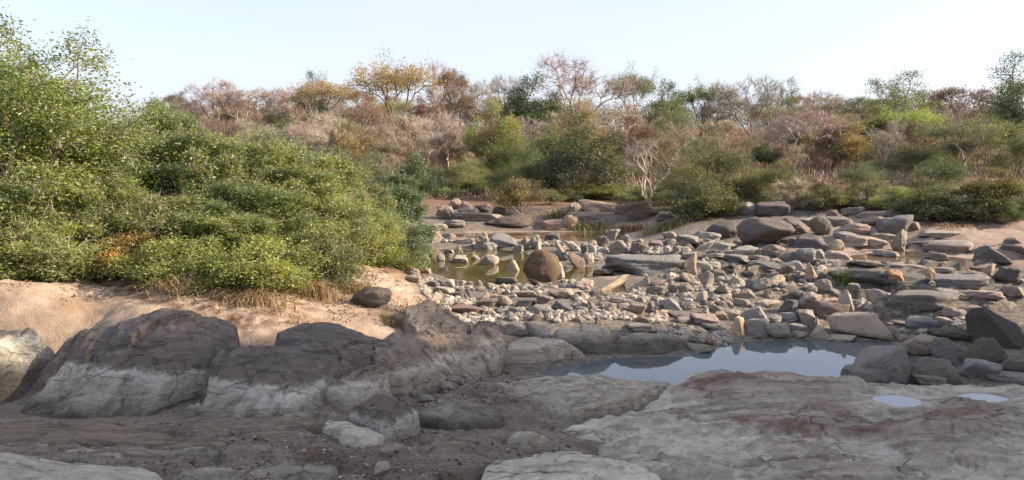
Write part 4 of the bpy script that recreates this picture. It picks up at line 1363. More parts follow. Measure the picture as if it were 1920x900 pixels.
def leaves(pts, cl, per, sig, size, r, droop=0.0, aspect=.45, upright=0.0):
    n = len(pts) * per
    c = np.repeat(pts, per, 0) + r.normal(size=(n, 3)) * np.array([sig, sig, sig * .8])
    nr = r.normal(size=(n, 3)) + np.array([0, 0, .7])
    nr /= np.linalg.norm(nr, axis=1)[:, None]
    ax = r.normal(size=(n, 3)) + np.array([0, 0, -droop + upright])
    ax -= nr * (ax * nr).sum(1)[:, None]
    ax /= np.linalg.norm(ax, axis=1)[:, None] + 1e-9
    sd_ = np.cross(nr, ax)
    L = size * r.uniform(.65, 1.35, n)[:, None]
    V = np.stack([c - ax * L * .5, c + sd_ * L * aspect * .5 + nr * L * .1, c + ax * L * .5, c - sd_ * L * aspect * .5 + nr * L * .1], 1).reshape(-1, 3)
    Fq = np.arange(4 * n).reshape(n, 4)
    ct = r.uniform(-.34, .34, cl.max() + 1)[cl]
    pt = r.uniform(-.1, .1, len(pts))
    t = np.clip(.42 + np.repeat(ct + pt, per) + r.normal(size=n) * .16, 0, 1)
    return V, Fq, np.repeat(t, 4)


def twigs(pts, root, per, ln, rad0, r, up=.3):
    n = len(pts) * per
    p0 = np.repeat(pts, per, 0) + r.normal(size=(n, 3)) * .04
    out = p0 - np.asarray(root)
    out /= np.linalg.norm(out, axis=1)[:, None]
    d = out * .7 + r.normal(size=(n, 3)) * .75 + np.array([0, 0, up])
    d /= np.linalg.norm(d, axis=1)[:, None]
    L = ln * r.uniform(.5, 1.3, n)[:, None]
    return np.hstack([p0 - d * L * .25, p0 + d * L, np.full((n, 1), rad0), np.full((n, 1), rad0 * .25)])


class Plant:
    """meshes of one kind of plant, with its height and width"""
    def __init__(self, name, spec, seed, per=18, sig=.3, leaf=.16, rtip=.011, fork=None, root=(0, 0, 0), droop=0, twig=0, twl=.6, twr=.011, aspect=.45, upright=0, wig=.075, expo=.34, f=.52):
        r = np.random.RandomState(seed)
        pts, cl = clumps(spec, r)
        pts[:, 2] = np.maximum(pts[:, 2], .05)
        sg = grow(pts, root, rtip, r, fork, wig=wig, expo=expo, f=f)
        v, q = tubes(sg)
        self.trunk = mesh_np(name + "_wood", v, q, True, {}, [MAT_B])
        self.crown = None
        self.twig = None
        if per:
            v, q, t = leaves(pts, cl, per, sig, leaf, r, droop, aspect, upright)
            self.crown = mesh_np(name + "_leaves", v, q, False, {"tint": t}, [MAT_L])
        if twig:
            v2, q2 = tubes(twigs(pts, fork or root, twig, twl, twr, r))
            self.twig = mesh_np(name + "_twigs", v2, q2, True, {}, [MAT_B])
        self.h = (pts[:, 2].max() if name.startswith(('thick', 'left')) else np.percentile(pts[:, 2], 96)) + (twl * .5 if twig else sig)
        x = np.concatenate([pts[:, 0]])
        self.w = (np.percentile(x, 98) - np.percentile(x, 2)) + 2 * (sig if per else twl * .4)


def dome(n, w, h0, h1, seed, pn=38, flat=.5, low=False, stray=0):
    """clumps filling a dome crown w wide from h0 to h1"""
    r = np.random.RandomState(seed)
    out = []
    for i in range(n):
        a = r.uniform(0, 6.3)
        q = math.sqrt(r.rand())
        z = h0 + (h1 - h0) * (.35 + .65 * math.sqrt(max(0, 1 - q * q * .8))) * r.uniform(.40 if flat > .55 else .62, .97)
        if low:
            z = h0 + (h1 - h0) * math.sqrt(max(0, 1 - q * q * .75)) * r.uniform(.12, .92)
        s = w * r.uniform(.10, .22)
        out.append((q * math.cos(a) * w * .40, q * math.sin(a) * w * .40, z, s, s, s * flat * r.uniform(.8, 1.3), pn))
    for i in range(stray):          # sprays that stand out of the outline
        a = r.uniform(0, 6.3)
        q = r.uniform(.1, 1.08)
        z = h0 + (h1 - h0) * (.25 + .8 * math.sqrt(max(0, 1 - q * q * .8))) * r.uniform(.9, 1.08)
        s = w * r.uniform(.035, .07)
        out.append((q * math.cos(a) * w * .46, q * math.sin(a) * w * .46, z, s, s, s * r.uniform(1.2, 2.6), max(5, pn // 4)))
    return out


PL = {
    "dense": Plant("dense", dome(17, 7, 1.4, 7.6, 1, 34, .8, stray=8), 11, 26, .30, .20, .012, (0.1, 0, 1.5)),
    "round": Plant("round", dome(15, 6, 1.0, 7.0, 2, 34, .9, stray=8), 12, 20, .30, .19, .012, (-.2, .1, 1.3)),
    "umbrella": Plant("umbrella", dome(19, 9, 3.6, 8.6, 3, 24, .5, stray=8), 13, 16, .28, .17, .013, (.3, 0, 2.4), f=.5),
    "airy": Plant("airy", dome(15, 6.5, 2.4, 9.2, 4, 24, .7, stray=8), 14, 13, .26, .17, .012, (.1, .1, 2.8)),
    "feather": Plant("feather", dome(18, 6, .5, 6.0, 5, 36, 1.1, low=True, stray=8), 15, 20, .28, .15, .010, (0, 0, .7), droop=.6, aspect=.3),
    "willow": Plant("willow", dome(18, 5.5, .2, 6.2, 6, 38, 1.4, low=True, stray=8), 16, 24, .26, .18, .010, (0, 0, .6), droop=.9, aspect=.32),
    "bare": Plant("bare", dome(12, 5.5, 2.0, 8.8, 7, 26, 1.0), 17, 0, rtip=.012, fork=(.2, 0, 2.0), twig=5, twl=.75, twr=.012, wig=.08),
    "bare_tall": Plant("bare_tall", dome(12, 4.6, 2.6, 9.0, 37, 24, 1.1), 47, 0, rtip=.012, fork=(-.1, .1, 2.6), twig=5, twl=.75, twr=.012, wig=.07),
    "bare_wide": Plant("bare_wide", dome(14, 8, 2.8, 9.0, 8, 24, .8), 18, 0, rtip=.015, fork=(-.2, 0, 2.2), twig=5, twl=.8, twr=.013, wig=.09),
    "bare_low": Plant("bare_low", dome(10, 4.2, .4, 4.2, 9, 30, 1.0), 19, 0, rtip=.009, root=(0, 0, 0), fork=(0, 0, .3), twig=9, twl=.5, twr=.011, wig=.08),
    "rusty": Plant("rusty", dome(13, 6, 1.4, 7.4, 10, 28, .8), 20, 7, .30, .16, .012, (.1, -.1, 2.0), twig=5, twl=.55, twr=.012),
    "rusty_low": Plant("rusty_low", dome(10, 4.5, .3, 4.0, 21, 30, 1.0), 27, 8, .28, .15, .009, fork=(0, 0, .3), twig=5, twl=.45, twr=.011),
    "ghost": Plant("ghost", dome(9, 5.0, 4.2, 8.4, 31, 8, .7), 21, 0, rtip=.019, fork=(.0, 0, 4.6), twig=6, twl=.8, twr=.015, wig=.12, expo=.34),
    "ghost_multi": Plant("ghost_multi", dome(9, 4.0, 2.4, 6.4, 32, 10, .8), 22, 0, rtip=.015, fork=(.05, 0, .5), twig=5, twl=.7, twr=.010, wig=.09, f=.6, expo=.32),
    "bank_shrub": Plant("bank_shrub", dome(14, 3.2, .1, 2.5, 12, 30, 1.0, low=True, stray=8), 23, 22, .17, .12, .008, fork=(0, 0, .15)),
    "reed_shrub": Plant("reed_shrub", dome(13, 3.2, .4, 2.3, 13, 34, 1.1, low=True, stray=8), 24, 16, .17, .17, .007, fork=(0, 0, .1), upright=1.6, aspect=.16),
    "dry_shrub": Plant("dry_shrub", dome(11, 2.8, .2, 1.9, 14, 34, .9, low=True, stray=8), 25, 6, .14, .10, .007, fork=(0, 0, .1), twig=6, twl=.35, twr=.008),
    # the thicket on the near left bank: leaves at their true size
    "thick_a": Plant("thick_a", dome(17, 3.4, .1, 3.1, 41, 40, 1.3, low=True, stray=26), 31, 28, .13, .086, .007, fork=(0, 0, .2), aspect=.5, twig=2, twl=.34, twr=.007),
    "thick_b": Plant("thick_b", dome(17, 3.4, .2, 3.1, 42, 40, 1.6, low=True, stray=26), 32, 28, .12, .083, .007, fork=(0, 0, .2), droop=.4, aspect=.42, twig=2, twl=.34, twr=.007),
    "thick_c": Plant("thick_c", dome(21, 3.6, .1, 2.6, 43, 40, 1.2, low=True, stray=22), 33, 22, .13, .09, .007, fork=(0, 0, .15), aspect=.5, twig=2, twl=.34, twr=.007),
    "thick_low": Plant("thick_low", dome(22, 2.6, .0, 1.3, 44, 26, .8, low=True, stray=14), 34, 22, .11, .078, .006, fork=(0, 0, .1), aspect=.5),
    "left_tree": Plant("left_tree", dome(56, 5.4, .8, 6.2, 45, 30, 1.0, low=True, stray=14), 35, 30, .17, .088, .008, fork=(.1, 0, 1.0), aspect=.48),
}
BARK = {"grey": (.30, .27, .24), "brown": (.19, .14, .115), "white": (.56, .51, .45), "pink": (.38, .30, .26), "dark": (.07, .058, .05), "cream": (.42, .37, .31)}
RP = random.Random(12)


def plant(kind, u, vtop, wpx, Y, leaf, bark, name, label, cat, group=None, turn=None, base=None, lean=0.0):
    P = PL[kind]
    if Y > 40:                  # leaves on the far side are mixed towards grey
        lum = .35 * leaf[0] + .5 * leaf[1] + .15 * leaf[2]
        leaf = tuple(c * .78 + lum * .22 for c in leaf)
    d = ray(u, 380)
    x = d[0] / d[1] * Y
    if Y > 150:                 # given as the photo row of its foot
        p = hit(u, Y)
        x, Y = p[0], p[1] + wpx * p[1] / F * .25
    z = gz(x, Y) if base is None else base
    top = at_y(u, vtop, Y)[2]
    h = max(top - z, .4)
    sx = wpx * Y / F / P.w
    e = bpy.data.objects.new(name, None)
    COL.objects.link(e)
    e.location = (x, Y, z - .04)
    e.rotation_euler = (0, lean, RP.uniform(0, 6.28) if turn is None else turn)
    e.scale = (sx, sx, h / P.h)
    tag(e, label, cat, group)
    bk = BARK[bark]
    t = link("trunk", P.trunk, e)
    t.color = (*bk, 1)
    if P.twig:
        w = link("twigs", P.twig, e)
        w.color = (*([c * RP.uniform(.9, 1.15) for c in bk] if bark != "white" else (.36, .31, .26)), 1)
    if P.crown:
        c = link("crown", P.crown, e)
        k = RP.uniform(.9, 1.12)
        c.color = (*[q * k for q in leaf], 1)
    return e


G1, G2, G3 = (.165, .212, .062), (.112, .168, .052), (.215, .25, .072)      # thicket greens
DK, OL, LM, YG, YB, RU, GG, FE = (.065, .115, .045), (.14, .16, .06), (.22, .32, .07), (.21, .25, .075), (.32, .23, .09), (.27, .165, .095), (.12, .165, .09), (.14, .175, .10)

# near left bank
plant("left_tree", 60, 24, 400, 14.6, G1, "grey", "tree", "tallest leafy tree rising at the left edge above the sand bank", "tree", turn=.4)
plant("left_tree", -120, -40, 420, 16.5, G2, "grey", "tree", "leafy tree cut by the left edge behind the tallest one", "tree", turn=2.0)
plant("thick_b", 215, 205, 190, 16.0, G1, "grey", "shrub", "tall bush leaning out of the right side of the tallest left tree", "shrub")
plant("thick_a", 322, 180, 120, 25.0, G2, "grey", "tree", "small slender tree showing above the thicket between the tallest tree and the hill", "tree")
THK = [("thick_a", 345, 236, 240, 16.3, G1, "bright topped bush rising highest in the left half of the thicket"), ("thick_b", 465, 242, 220, 17.2, G3, "yellow green bush in the middle of the thicket"),
       ("thick_a", 565, 258, 200, 18.5, G1, "leafy bush right of the yellow green one in the thicket"), ("thick_b", 645, 302, 170, 19.6, G1, "bush near the right end of the thicket"),
       ("thick_a", 735, 342, 130, 21.4, DK, "dark green bush at the right end of the thicket above the stones"), ("thick_c", 690, 385, 170, 19.4, G2, "wide low bush at the right foot of the thicket"),
       ("thick_c", 590, 350, 210, 16.2, G1, "rounded bush in front of the thicket's right half"), ("thick_a", 450, 330, 230, 15.0, G2, "dark hollowed bush in the middle front of the thicket"),
       ("thick_c", 330, 350, 230, 14.3, G1, "leafy bush in the left front of the thicket"), ("thick_b", 180, 320, 210, 14.0, G1, "bush under the right side of the tallest left tree"),
       ("thick_a", 40, 300, 220, 13.2, G1, "bush under the tallest left tree at the left edge"), ("thick_c", 90, 400, 220, 12.9, G3, "low yellow green bush at the left edge of the sand"),
       ("thick_low", 330, 440, 200, 12.6, G3, "low bush spilling onto the sand at the thicket's left front"), ("thick_low", 480, 440, 220, 12.5, G3, "low bright bush spilling onto the sand at the thicket's middle"),
       ("thick_low", 590, 420, 170, 13.6, OL, "low olive bush at the thicket's right front corner"), ("thick_low", 250, 425, 150, 13.2, YB, "low yellowing bush beside the straw clump"),
       ("thick_low", 0, 440, 160, 12.8, G1, "low bush cut by the left edge of the sand"), ("thick_low", 680, 440, 140, 18.0, G1, "low bush above the pale sand slope"),
       ("thick_low", 745, 430, 110, 20.6, G1, "low bush beside the first stones of the olive pool"),
       ("thick_b", 420, 262, 200, 21.0, G2, "bush half hidden behind the bright topped one"), ("thick_a", 600, 270, 170, 23.5, FE, "grey green bush behind the right half of the thicket"),
       ("thick_b", 520, 236, 150, 23.0, FE, "feathery grey green bush top behind the middle of the thicket"), ("thick_b", 255, 262, 170, 19.0, G2, "bush filling the dip right of the tallest left tree"),
       ("thick_b", 90, 235, 240, 17.5, G2, "bush filling the shade beneath the tallest left tree"), ("thick_a", -40, 240, 220, 16.5, G1, "bush at the left edge behind the tallest left tree"),
       ("thick_b", 160, 260, 200, 15.4, G3, "yellow green bush against the trunk of the tallest left tree"), ("thick_a", 290, 300, 200, 15.6, G2, "bush between the tallest tree and the bright topped bush"),
       ("thick_a", 530, 300, 220, 16.8, G1, "bush in the middle of the thicket's face"), ("thick_b", 640, 350, 190, 17.6, G3, "yellowish bush low in the thicket's right half"), ("thick_a", 410, 380, 200, 14.0, G1, "bush overhanging the low bright bush"),
       ("thick_c", 722, 405, 140, 19.0, DK, "dark green low bush at the thicket's right tip"), ("thick_a", 745, 322, 90, 33.0, DK, "dark bush just beyond the end of the thicket")]
for k, u, vt, w, Y, c, lab in THK:
    plant(k, u, vt, w, Y, c, "grey" if k != "thick_c" else "cream", "shrub", lab, "shrub")

# far bank: trees one can point at
FAR = [
    ("umbrella", 740, 120, 150, 70, YB, "brown", "golden brown umbrella shaped tree on the skyline"),
    ("umbrella", 612, 152, 120, 82, YB, "grey", "second golden brown tree on the skyline left of the umbrella shaped one"),
    ("airy", 592, 136, 70, 84, DK, "dark", "thin dark topped tree rising behind the second golden brown one"),
    ("rusty", 848, 136, 90, 78, RU, "brown", "rusty brown tree right of the umbrella shaped one"),
    ("airy", 856, 132, 44, 80, DK, "grey", "small dark green tree top just behind the rusty brown tree"),
    ("bare", 828, 118, 66, 86, RU, "pink", "leafless pale tree behind the rusty brown tree"),
    ("dense", 1000, 152, 116, 76, DK, "dark", "dense dark green tree on the skyline in the middle"),
    ("bare_wide", 1080, 108, 190, 74, RU, "pink", "tallest leafless spreading tree on the skyline"),
    ("umbrella", 1182, 138, 96, 84, (.12, .155, .06), "grey", "light green open tree right of the tallest leafless one"),
    ("dense", 1244, 162, 80, 88, DK, "dark", "dark green tree on the skyline right of the light green one"),
    ("umbrella", 1310, 160, 74, 90, G2, "dark", "flat topped green tree on the skyline"),
    ("bare_wide", 1400, 148, 130, 82, RU, "grey", "wide leafless tree on the skyline right of the flat topped one"),
    ("airy", 1474, 148, 52, 80, G2, "dark", "slender green tree standing up on the skyline"),
    ("airy", 1640, 150, 130, 82, GG, "grey", "open green tree on the skyline left of the notch"),
    ("airy", 1690, 136, 130, 84, GG, "grey", "tallest open green tree of the right skyline group"),
    ("rusty", 1790, 165, 170, 76, (.16, .105, .08), "pink", "purple brown tree on the right skyline"),
    ("airy", 1892, 100, 120, 66, DK, "dark", "tall thin dark leaved tree at the right edge of the skyline"),
    ("dense", 1905, 168, 120, 60, (.05, .08, .045), "dark", "dark green tree at the right edge under the tall thin one"),
    ("bare", 400, 160, 100, 92, RU, "pink", "leafless pinkish tree on the left skyline"),
    ("bare_tall", 450, 152, 110, 90, RU, "pink", "pale leafless tree on the left skyline above the thicket"),
    ("bare", 500, 165, 90, 95, RU, "grey", "grey leafless tree on the left skyline"),
    ("airy", 345, 172, 60, 96, GG, "dark", "dark thin tree on the far left skyline"),
    ("bare", 545, 165, 80, 96, RU, "pink", "leafless tree left of the second golden brown one"),
    ("rusty", 680, 170, 90, 84, RU, "pink", "rusty tree left of the umbrella shaped one"),
    ("bare", 905, 150, 80, 88, RU, "pink", "leafless tree left of the dense dark green one"),
    ("bare", 950, 145, 80, 92, RU, "grey", "grey leafless tree behind the dense dark green one"),
    ("bare", 1350, 160, 90, 90, RU, "pink", "leafless tree between the flat topped and the wide leafless one"),
    ("bare", 1440, 160, 80, 88, RU, "grey", "leafless tree left of the slender green one"),
    ("bare", 1540, 172, 90, 90, RU, "pink", "leafless tree in the skyline notch"),
    ("willow", 925, 214, 112, 54, YG, "grey", "yellow green drooping tree in the middle of the far bank"),
    ("round", 1028, 240, 92, 58, (.125, .175, .055), "grey", "light green tree left of the dark green bank tree"),
    ("willow", 1092, 232, 160, 376, (.075, .105, .05), "grey", "large dark green bank tree with a pale trunk"),
    ("ghost", 1167, 188, 110, 57, RU, "white", "white barked leafless tree with a straight pale trunk"),
    ("ghost_multi", 1225, 258, 110, 393, RU, "white", "pale many stemmed leafless tree close to the stones"),
    ("feather", 1250, 200, 130, 60, FE, "grey", "grey green feathery tree behind the many stemmed one"),
    ("feather", 1335, 268, 170, 392, (.11, .125, .05), "grey", "olive green rounded tree right of the many stemmed one"),
    ("umbrella", 1694, 205, 120, 60, LM, "brown", "brightest lime green tree on the right hillside"),
    ("round", 1632, 204, 90, 62, OL, "brown", "olive tree left of the lime green one"),
    ("bare", 1500, 205, 150, 60, RU, "cream", "cream coloured leafless tree on the right hillside"),
    ("rusty", 1560, 235, 110, 62, RU, "brown", "brown tree with a dark trunk on the right hillside"),
    ("feather", 1700, 275, 170, 53, GG, "grey", "drooping grey green tree below the lime green one"),
    ("umbrella", 1805, 225, 180, 50, FE, "grey", "flat grey green tree with a trunk standing clear at right"),
    ("dense", 1435, 270, 60, 64, DK, "dark", "small dark green tree in the shade of the right hillside"),
    ("round", 1878, 318, 100, 418, (.15, .15, .05), "brown", "small yellowing tree at the right end of the far bank"),
    ("feather", 1905, 250, 110, 52, GG, "grey", "grey green tree at the right edge behind the yellowing one"),
    ("round", 985, 315, 100, 52, OL, "grey", "olive bush tree between the drooping and the dark green tree"),
    ("feather", 1160, 310, 110, 54, (.14, .14, .045), "grey", "yellow olive bushy tree below the white barked one"),
]
for k, u, vt, w, Y, c, bk, lab in FAR:
    plant(k, u, vt, w, Y, c, bk, "tree", lab, "tree")

BANK = [
    ("reed_shrub", 978, 336, 110, 412, (.17, .14, .05), "reddish green spiky bush on the dark earthy mound"), ("bank_shrub", 1320, 340, 140, 415, (.10, .12, .04), "wide green bush behind the dark rounded boulder"),
    ("dry_shrub", 1495, 338, 90, 395, YB, "dry straw coloured shrub above the humped boulder"), ("bank_shrub", 1610, 348, 66, 398, (.09, .115, .05), "round green shrub on the pink bank"),
    ("bank_shrub", 1782, 352, 160, 420, (.10, .12, .04), "broad green shrub at the edge of the pink bank"), ("bank_shrub", 1655, 372, 50, 395, YG, "small yellow green shrub between the two on the pink bank"),
    ("reed_shrub", 1155, 345, 100, 378, YG, "yellow green bush beside the tan ledge"), ("reed_shrub", 1250, 350, 90, 388, OL, "olive bush at the foot of the many stemmed tree"),
    ("bank_shrub", 1400, 345, 90, 385, OL, "olive shrub left of the dry straw one"), ("bank_shrub", 1060, 352, 90, 378, (.10, .12, .04), "green shrub under the large dark green bank tree"),
    ("bank_shrub", 850, 340, 60, 368, G2, "green shrub above the far outcrop"), ("bank_shrub", 835, 352, 44, 372, LM, "bright little shrub above the far outcrop's left end"),
    ("bank_shrub", 780, 295, 90, 370, DK, "dark green bush seen past the end of the thicket"), ("bank_shrub", 905, 330, 80, 365, G2, "green shrub under the yellow green drooping tree"),
    ("reed_shrub", 1030, 355, 60, 385, OL, "spiky olive bush right of the reddish one"), ("bank_shrub", 1360, 372, 60, 400, YG, "yellow green low shrub by the pale greenish boulder"),
    ("dry_shrub", 1200, 378, 80, 410, (.17, .12, .08), "greyish dry brush on the far bank in the middle"), ("dry_shrub", 1860, 385, 70, 420, FE, "grey dry shrub at the right end of the pink bank"),
    ("bank_shrub", 1710, 358, 60, 405, G1, "green shrub just left of the broad one"), ("bank_shrub", 1450, 360, 70, 388, YG, "yellow green shrub behind the dark slab"),
    ("bank_shrub", 700, 290, 80, 370, FE, "grey green bush behind the thicket's right shoulder"), ("reed_shrub", 1560, 362, 50, 395, YB, "straw bush right of the dry one"),
    ("bank_shrub", 1540, 345, 60, 385, (.09, .1, .05), "dull green bush behind the straw bush"), ("bank_shrub", 1900, 375, 70, 415, G2, "green shrub at the right edge of the far bank"),
]
BANK += [("bank_shrub", 1560, 350, 90, 398, OL, "olive bush between the dry straw shrub and the round green one"), ("reed_shrub", 1690, 350, 90, 398, YG, "yellow olive bush above the pink bank's middle"),
         ("feather", 1640, 310, 120, 388, GG, "grey green growth behind the round green shrub"), ("feather", 1760, 300, 130, 392, DK, "dark green growth behind the broad green shrub"), ("feather", 1480, 310, 110, 384, OL, "olive growth behind the dry straw shrub"),
         ("feather", 1420, 320, 90, 386, YG, "yellow green growth above the pale greenish boulder"), ("bank_shrub", 1940, 350, 120, 412, G2, "green bush cut by the right edge of the picture"), ("feather", 950, 320, 100, 372, OL, "olive growth behind the reddish spiky bush"),
         ("feather", 1060, 320, 100, 374, (.17, .19, .07), "yellow olive growth at the foot of the large dark green tree"),("bank_shrub", 1110, 340, 110, 372, OL, "olive bush left of the yellow green one by the tan ledge"), ("reed_shrub", 1290, 345, 110, 392, YG, "yellow green bush left of the wide green one"),
         ("feather", 1290, 300, 120, 378, (.19, .19, .07), "yellowish feathery bush right of the many stemmed tree"), ("reed_shrub", 1385, 330, 90, 385, (.20, .20, .065), "tall yellow green bush right of the rounded olive tree"),
         ("bank_shrub", 1195, 352, 80, 385, YG, "yellow green bush left of the many stemmed tree"), ("feather", 1010, 300, 110, 372, G2, "green bushy growth under the light green tree"),
         ("bank_shrub", 1845, 350, 110, 415, OL, "olive bush between the broad green one and the yellowing tree"), ("bank_shrub", 1730, 385, 70, 412, YG, "low yellow green bush at the foot of the broad one"),
         ("feather", 880, 300, 90, 366, YG, "yellow green bush at the left foot of the drooping tree"), ("feather", 820, 315, 90, 366, FE, "grey green bush above the far outcrop's left half")]
for k, u, vt, w, Y, c, lab in BANK:
    plant(k, u, vt, w, Y, c, "cream" if "dry" in k else "grey", "shrub", lab, "shrub")

# leafless scrub and trees that cover the hill
n = 0
FILLK = {"bare": (5.5, 8.5, .62), "bare_tall": (6, 9, .5), "bare_wide": (6, 8, .9), "rusty": (5, 7.5, .75), "bare_low": (2, 3.6, .95), "rusty_low": (2, 3.6, .95),
         "airy": (6, 9, .65), "round": (4, 6.5, .8), "feather": (3.5, 5.5, .95), "umbrella": (6, 8.5, .95), "dense": (5, 7, .85)}
FW = {"bare": 5, "bare_tall": 5, "bare_wide": 2, "rusty": 3.4, "bare_low": 1.5, "rusty_low": 1.5, "airy": 3, "round": 1.6, "feather": 2.2, "umbrella": 1.6, "dense": .8}
DESC = {"bare": "leafless branching tree", "bare_tall": "slender leafless tree", "bare_wide": "spreading leafless tree", "rusty": "rusty leaved tree", "bare_low": "leafless twiggy shrub",
        "rusty_low": "brown leaved dry shrub", "airy": "open green tree", "round": "rounded olive tree", "feather": "feathery grey green tree", "umbrella": "flat crowned tree", "dense": "dense green tree"}
def hill_place(u, vt, Y):
    q = min(FAR, key=lambda f_: abs(u - f_[1]) + .5 * abs(vt - f_[2]))
    dx = u - q[1]
    row = "far" if Y > 115 else ("back" if Y > 86 else ("middle" if Y > 65 else "front"))
    rel_ = "right of" if dx > 22 else ("left of" if dx < -22 else ("behind" if Y > (q[4] if q[4] < 150 else 48) else "in front of"))
    return " in the " + row + " row " + rel_ + " the " + short(q[7])


taken = []
tries = 0
LAY = [(118, 165, 178, 212, 35, {"rusty": 4, "round": 3, "airy": 2, "bare": 4, "dense": 1.5, "bare_tall": 1, "feather": 3, "rusty_low": 4}),
       (88, 116, 178, 216, 62, {"bare": 5, "bare_tall": 5, "rusty": 3, "airy": 3, "umbrella": 1.5, "round": 1.2, "dense": 1}),
       (66, 84, 194, 244, 70, {"bare": 5, "bare_tall": 4, "rusty": 3.4, "airy": 2, "round": 1.6, "feather": 1.8, "bare_wide": 1}),
       (51, 64, 208, 292, 70, {"bare": 4, "bare_tall": 3.5, "rusty": 3, "bare_low": 2, "rusty_low": 2, "feather": 1.6, "round": 1, "airy": 1})]
FILLK["dense"] = (5, 7, .95)
for y0_, y1_, v0_, v1_, num, FWL in LAY:
  made = 0
  tries = 0
  while made < num and tries < 9000:
    tries += 1
    u = RP.uniform(300, 1980)
    Y = RP.uniform(y0_, y1_)
    k = RP.choices(list(FWL), list(FWL.values()))[0]
    asp = FILLK[k][2]
    d = ray(u, 380)
    x = d[0] / d[1] * Y
    vt = RP.uniform(v0_, v1_)
    hgt = at_y(u, vt, Y)[2] - gz(x, Y)
    if hgt < 2 or (k in ("bare_low", "rusty_low") and hgt > 4 and Y < 110): continue
    wpx = hgt * asp * RP.uniform(1.0, 1.45) * F / Y
    if any(abs(u - a_) < .17 * (wpx + w_) and abs(vt - b_) < 24 and abs(Y - y_) < 14 for a_, b_, w_, y_ in taken): continue
    if any(abs(u - u0) < .34 * (w0 + wpx) and vt < vt0 + 60 and (Y < Y0 + 2 or Y0 > 150 and Y < 60) for _, u0, vt0, w0, Y0, *_r in FAR) and RP.random() < .93: continue
    taken.append((u, vt, wpx, Y))
    made += 1
    bk = RP.choice(["pink", "grey", "brown", "grey", "cream"])
    leaf = RP.choice([RU, (.27, .18, .11), (.26, .20, .115), (.33, .22, .10)]) if k.startswith("rusty") else RP.choice([OL, GG, FE, G2, YG, (.24, .19, .09)])
    side = "left part" if u < 760 else ("middle" if u < 1300 else "right part")
    tree_ = k not in ("bare_low", "rusty_low")
    plant(k, u, vt, wpx, Y, leaf, bk, "tree" if tree_ else "shrub", " ".join((DESC[k] + hill_place(u, vt, Y)).split()[:16]), "tree" if tree_ else "shrub", "woodland plants on the hillside")
    n += 1

def blade_mat(name, c1, c2):
    b = NB(name)
    t = b.attr("tint")
    return b.bsdf(b.mix(t, c1, c2), .8, None, .2)



# uncountable brown brush under the trees of the hill
def brush():
    r = np.random.RandomState(77)
    n = 7000
    Yb = 42 + 9 * r.rand(n) + 82 * r.rand(n) ** 1.3
    xb = r.uniform(-.45, .72, n) * Yb
    zb = gza(xb, Yb)
    q = np.stack([xb, Yb, zb], 1)
    per = 13
    p0 = np.repeat(q, per, 0) + r.normal(size=(n * per, 3)) * np.array([.45, .45, .06])
    d = r.normal(size=(n * per, 3)) * .9 + np.array([0, 0, 1.0])
    d /= np.linalg.norm(d, axis=1)[:, None]
    L = np.repeat(r.uniform(.25, 1.0, n), per)[:, None] * r.uniform(.5, 1.1, (n * per, 1))
    s_ = np.cross(d, r.normal(size=d.shape)); s_ /= np.linalg.norm(s_, axis=1)[:, None]
    w = .022
    V = np.stack([p0 - s_ * w * .4, p0 + s_ * w * .4, p0 + d * L * .7 + s_ * w, p0 + d * L, p0 + d * L * .7 - s_ * w], 1).reshape(-1, 3)
    k = np.arange(n * per)[:, None] * 5
    t = np.repeat(np.repeat(np.clip(.5 + .35 * fbm(xb * .15, Yb * .15, 0 * xb, 2) * 2 + r.normal(size=n) * .15, 0, 1), per), 5)
    o = link("undergrowth", mesh_np("undergrowth", V, [k + np.array([[0, 1, 2, 3, 4]])], False, {"tint": t}, [blade_mat("brush", (.30, .21, .155), (.19, .145, .115))]))
    tag(o, "low brown leafless brush covering the wooded hillside", "undergrowth", None, 'stuff')


brush()


def distant_wood():
    """the wood behind the last single trees, one grey-brown and olive mass"""
    r = np.random.RandomState(55)
    n = 300
    Yb = r.uniform(128, 175, n)
    xb = r.uniform(-.48, .72, n) * Yb
    zb = ground_z(xb, Yb)
    hh = r.uniform(3.6, 6.0, n)
    rw = hh * r.uniform(.38, .6, n)
    per = 420
    d = r.normal(size=(n, per, 3)); d /= np.linalg.norm(d, axis=2)[:, :, None]
    rr = r.uniform(.1, 1, (n, per, 1)) ** .5
    c = np.stack([xb, Yb, zb + hh * .5], 1)[:, None, :] + d * rr * np.stack([rw, rw, hh * .5], 1)[:, None, :]
    V, q, t = leaves(c.reshape(-1, 3), np.repeat(np.arange(n), per), 1, .12, .30, r, 0, .4)
    tv = np.repeat(np.repeat(np.clip(r.normal(.45, .3, n), 0, 1), per), 4) * .75 + .25 * t
    o = link("distant_woodland", mesh_np("distant_woodland", V, q, False, {"tint": tv}, [blade_mat("far_foliage", (.27, .205, .16), (.15, .165, .10))]))
    tag(o, "far grey brown and olive woodland filling the horizon behind the hill trees", "woodland", None, 'stuff')


distant_wood()



# the wood on the bank right of and behind the photographer, whose shade lies over the foreground
def bank_tree(x, y, h, w, kind="dense"):
    P = PL[kind]
    e = bpy.data.objects.new("tree", None)
    COL.objects.link(e)
    e.location = (x, y, float(ground_z(np.array([x]), np.array([y]))[0]) - .05)
    e.rotation_euler = (0, 0, RP.uniform(0, 6.28))
    e.scale = (w / P.w, w / P.w, h / P.h)
    tag(e, "dense leafy tree on the high bank beside the photographer", "tree", "trees on the bank beside the photographer")
    t = link("trunk", P.trunk, e); t.color = (*BARK["grey"], 1)
    c = link("crown", P.crown, e); c.color = (*G2, 1)


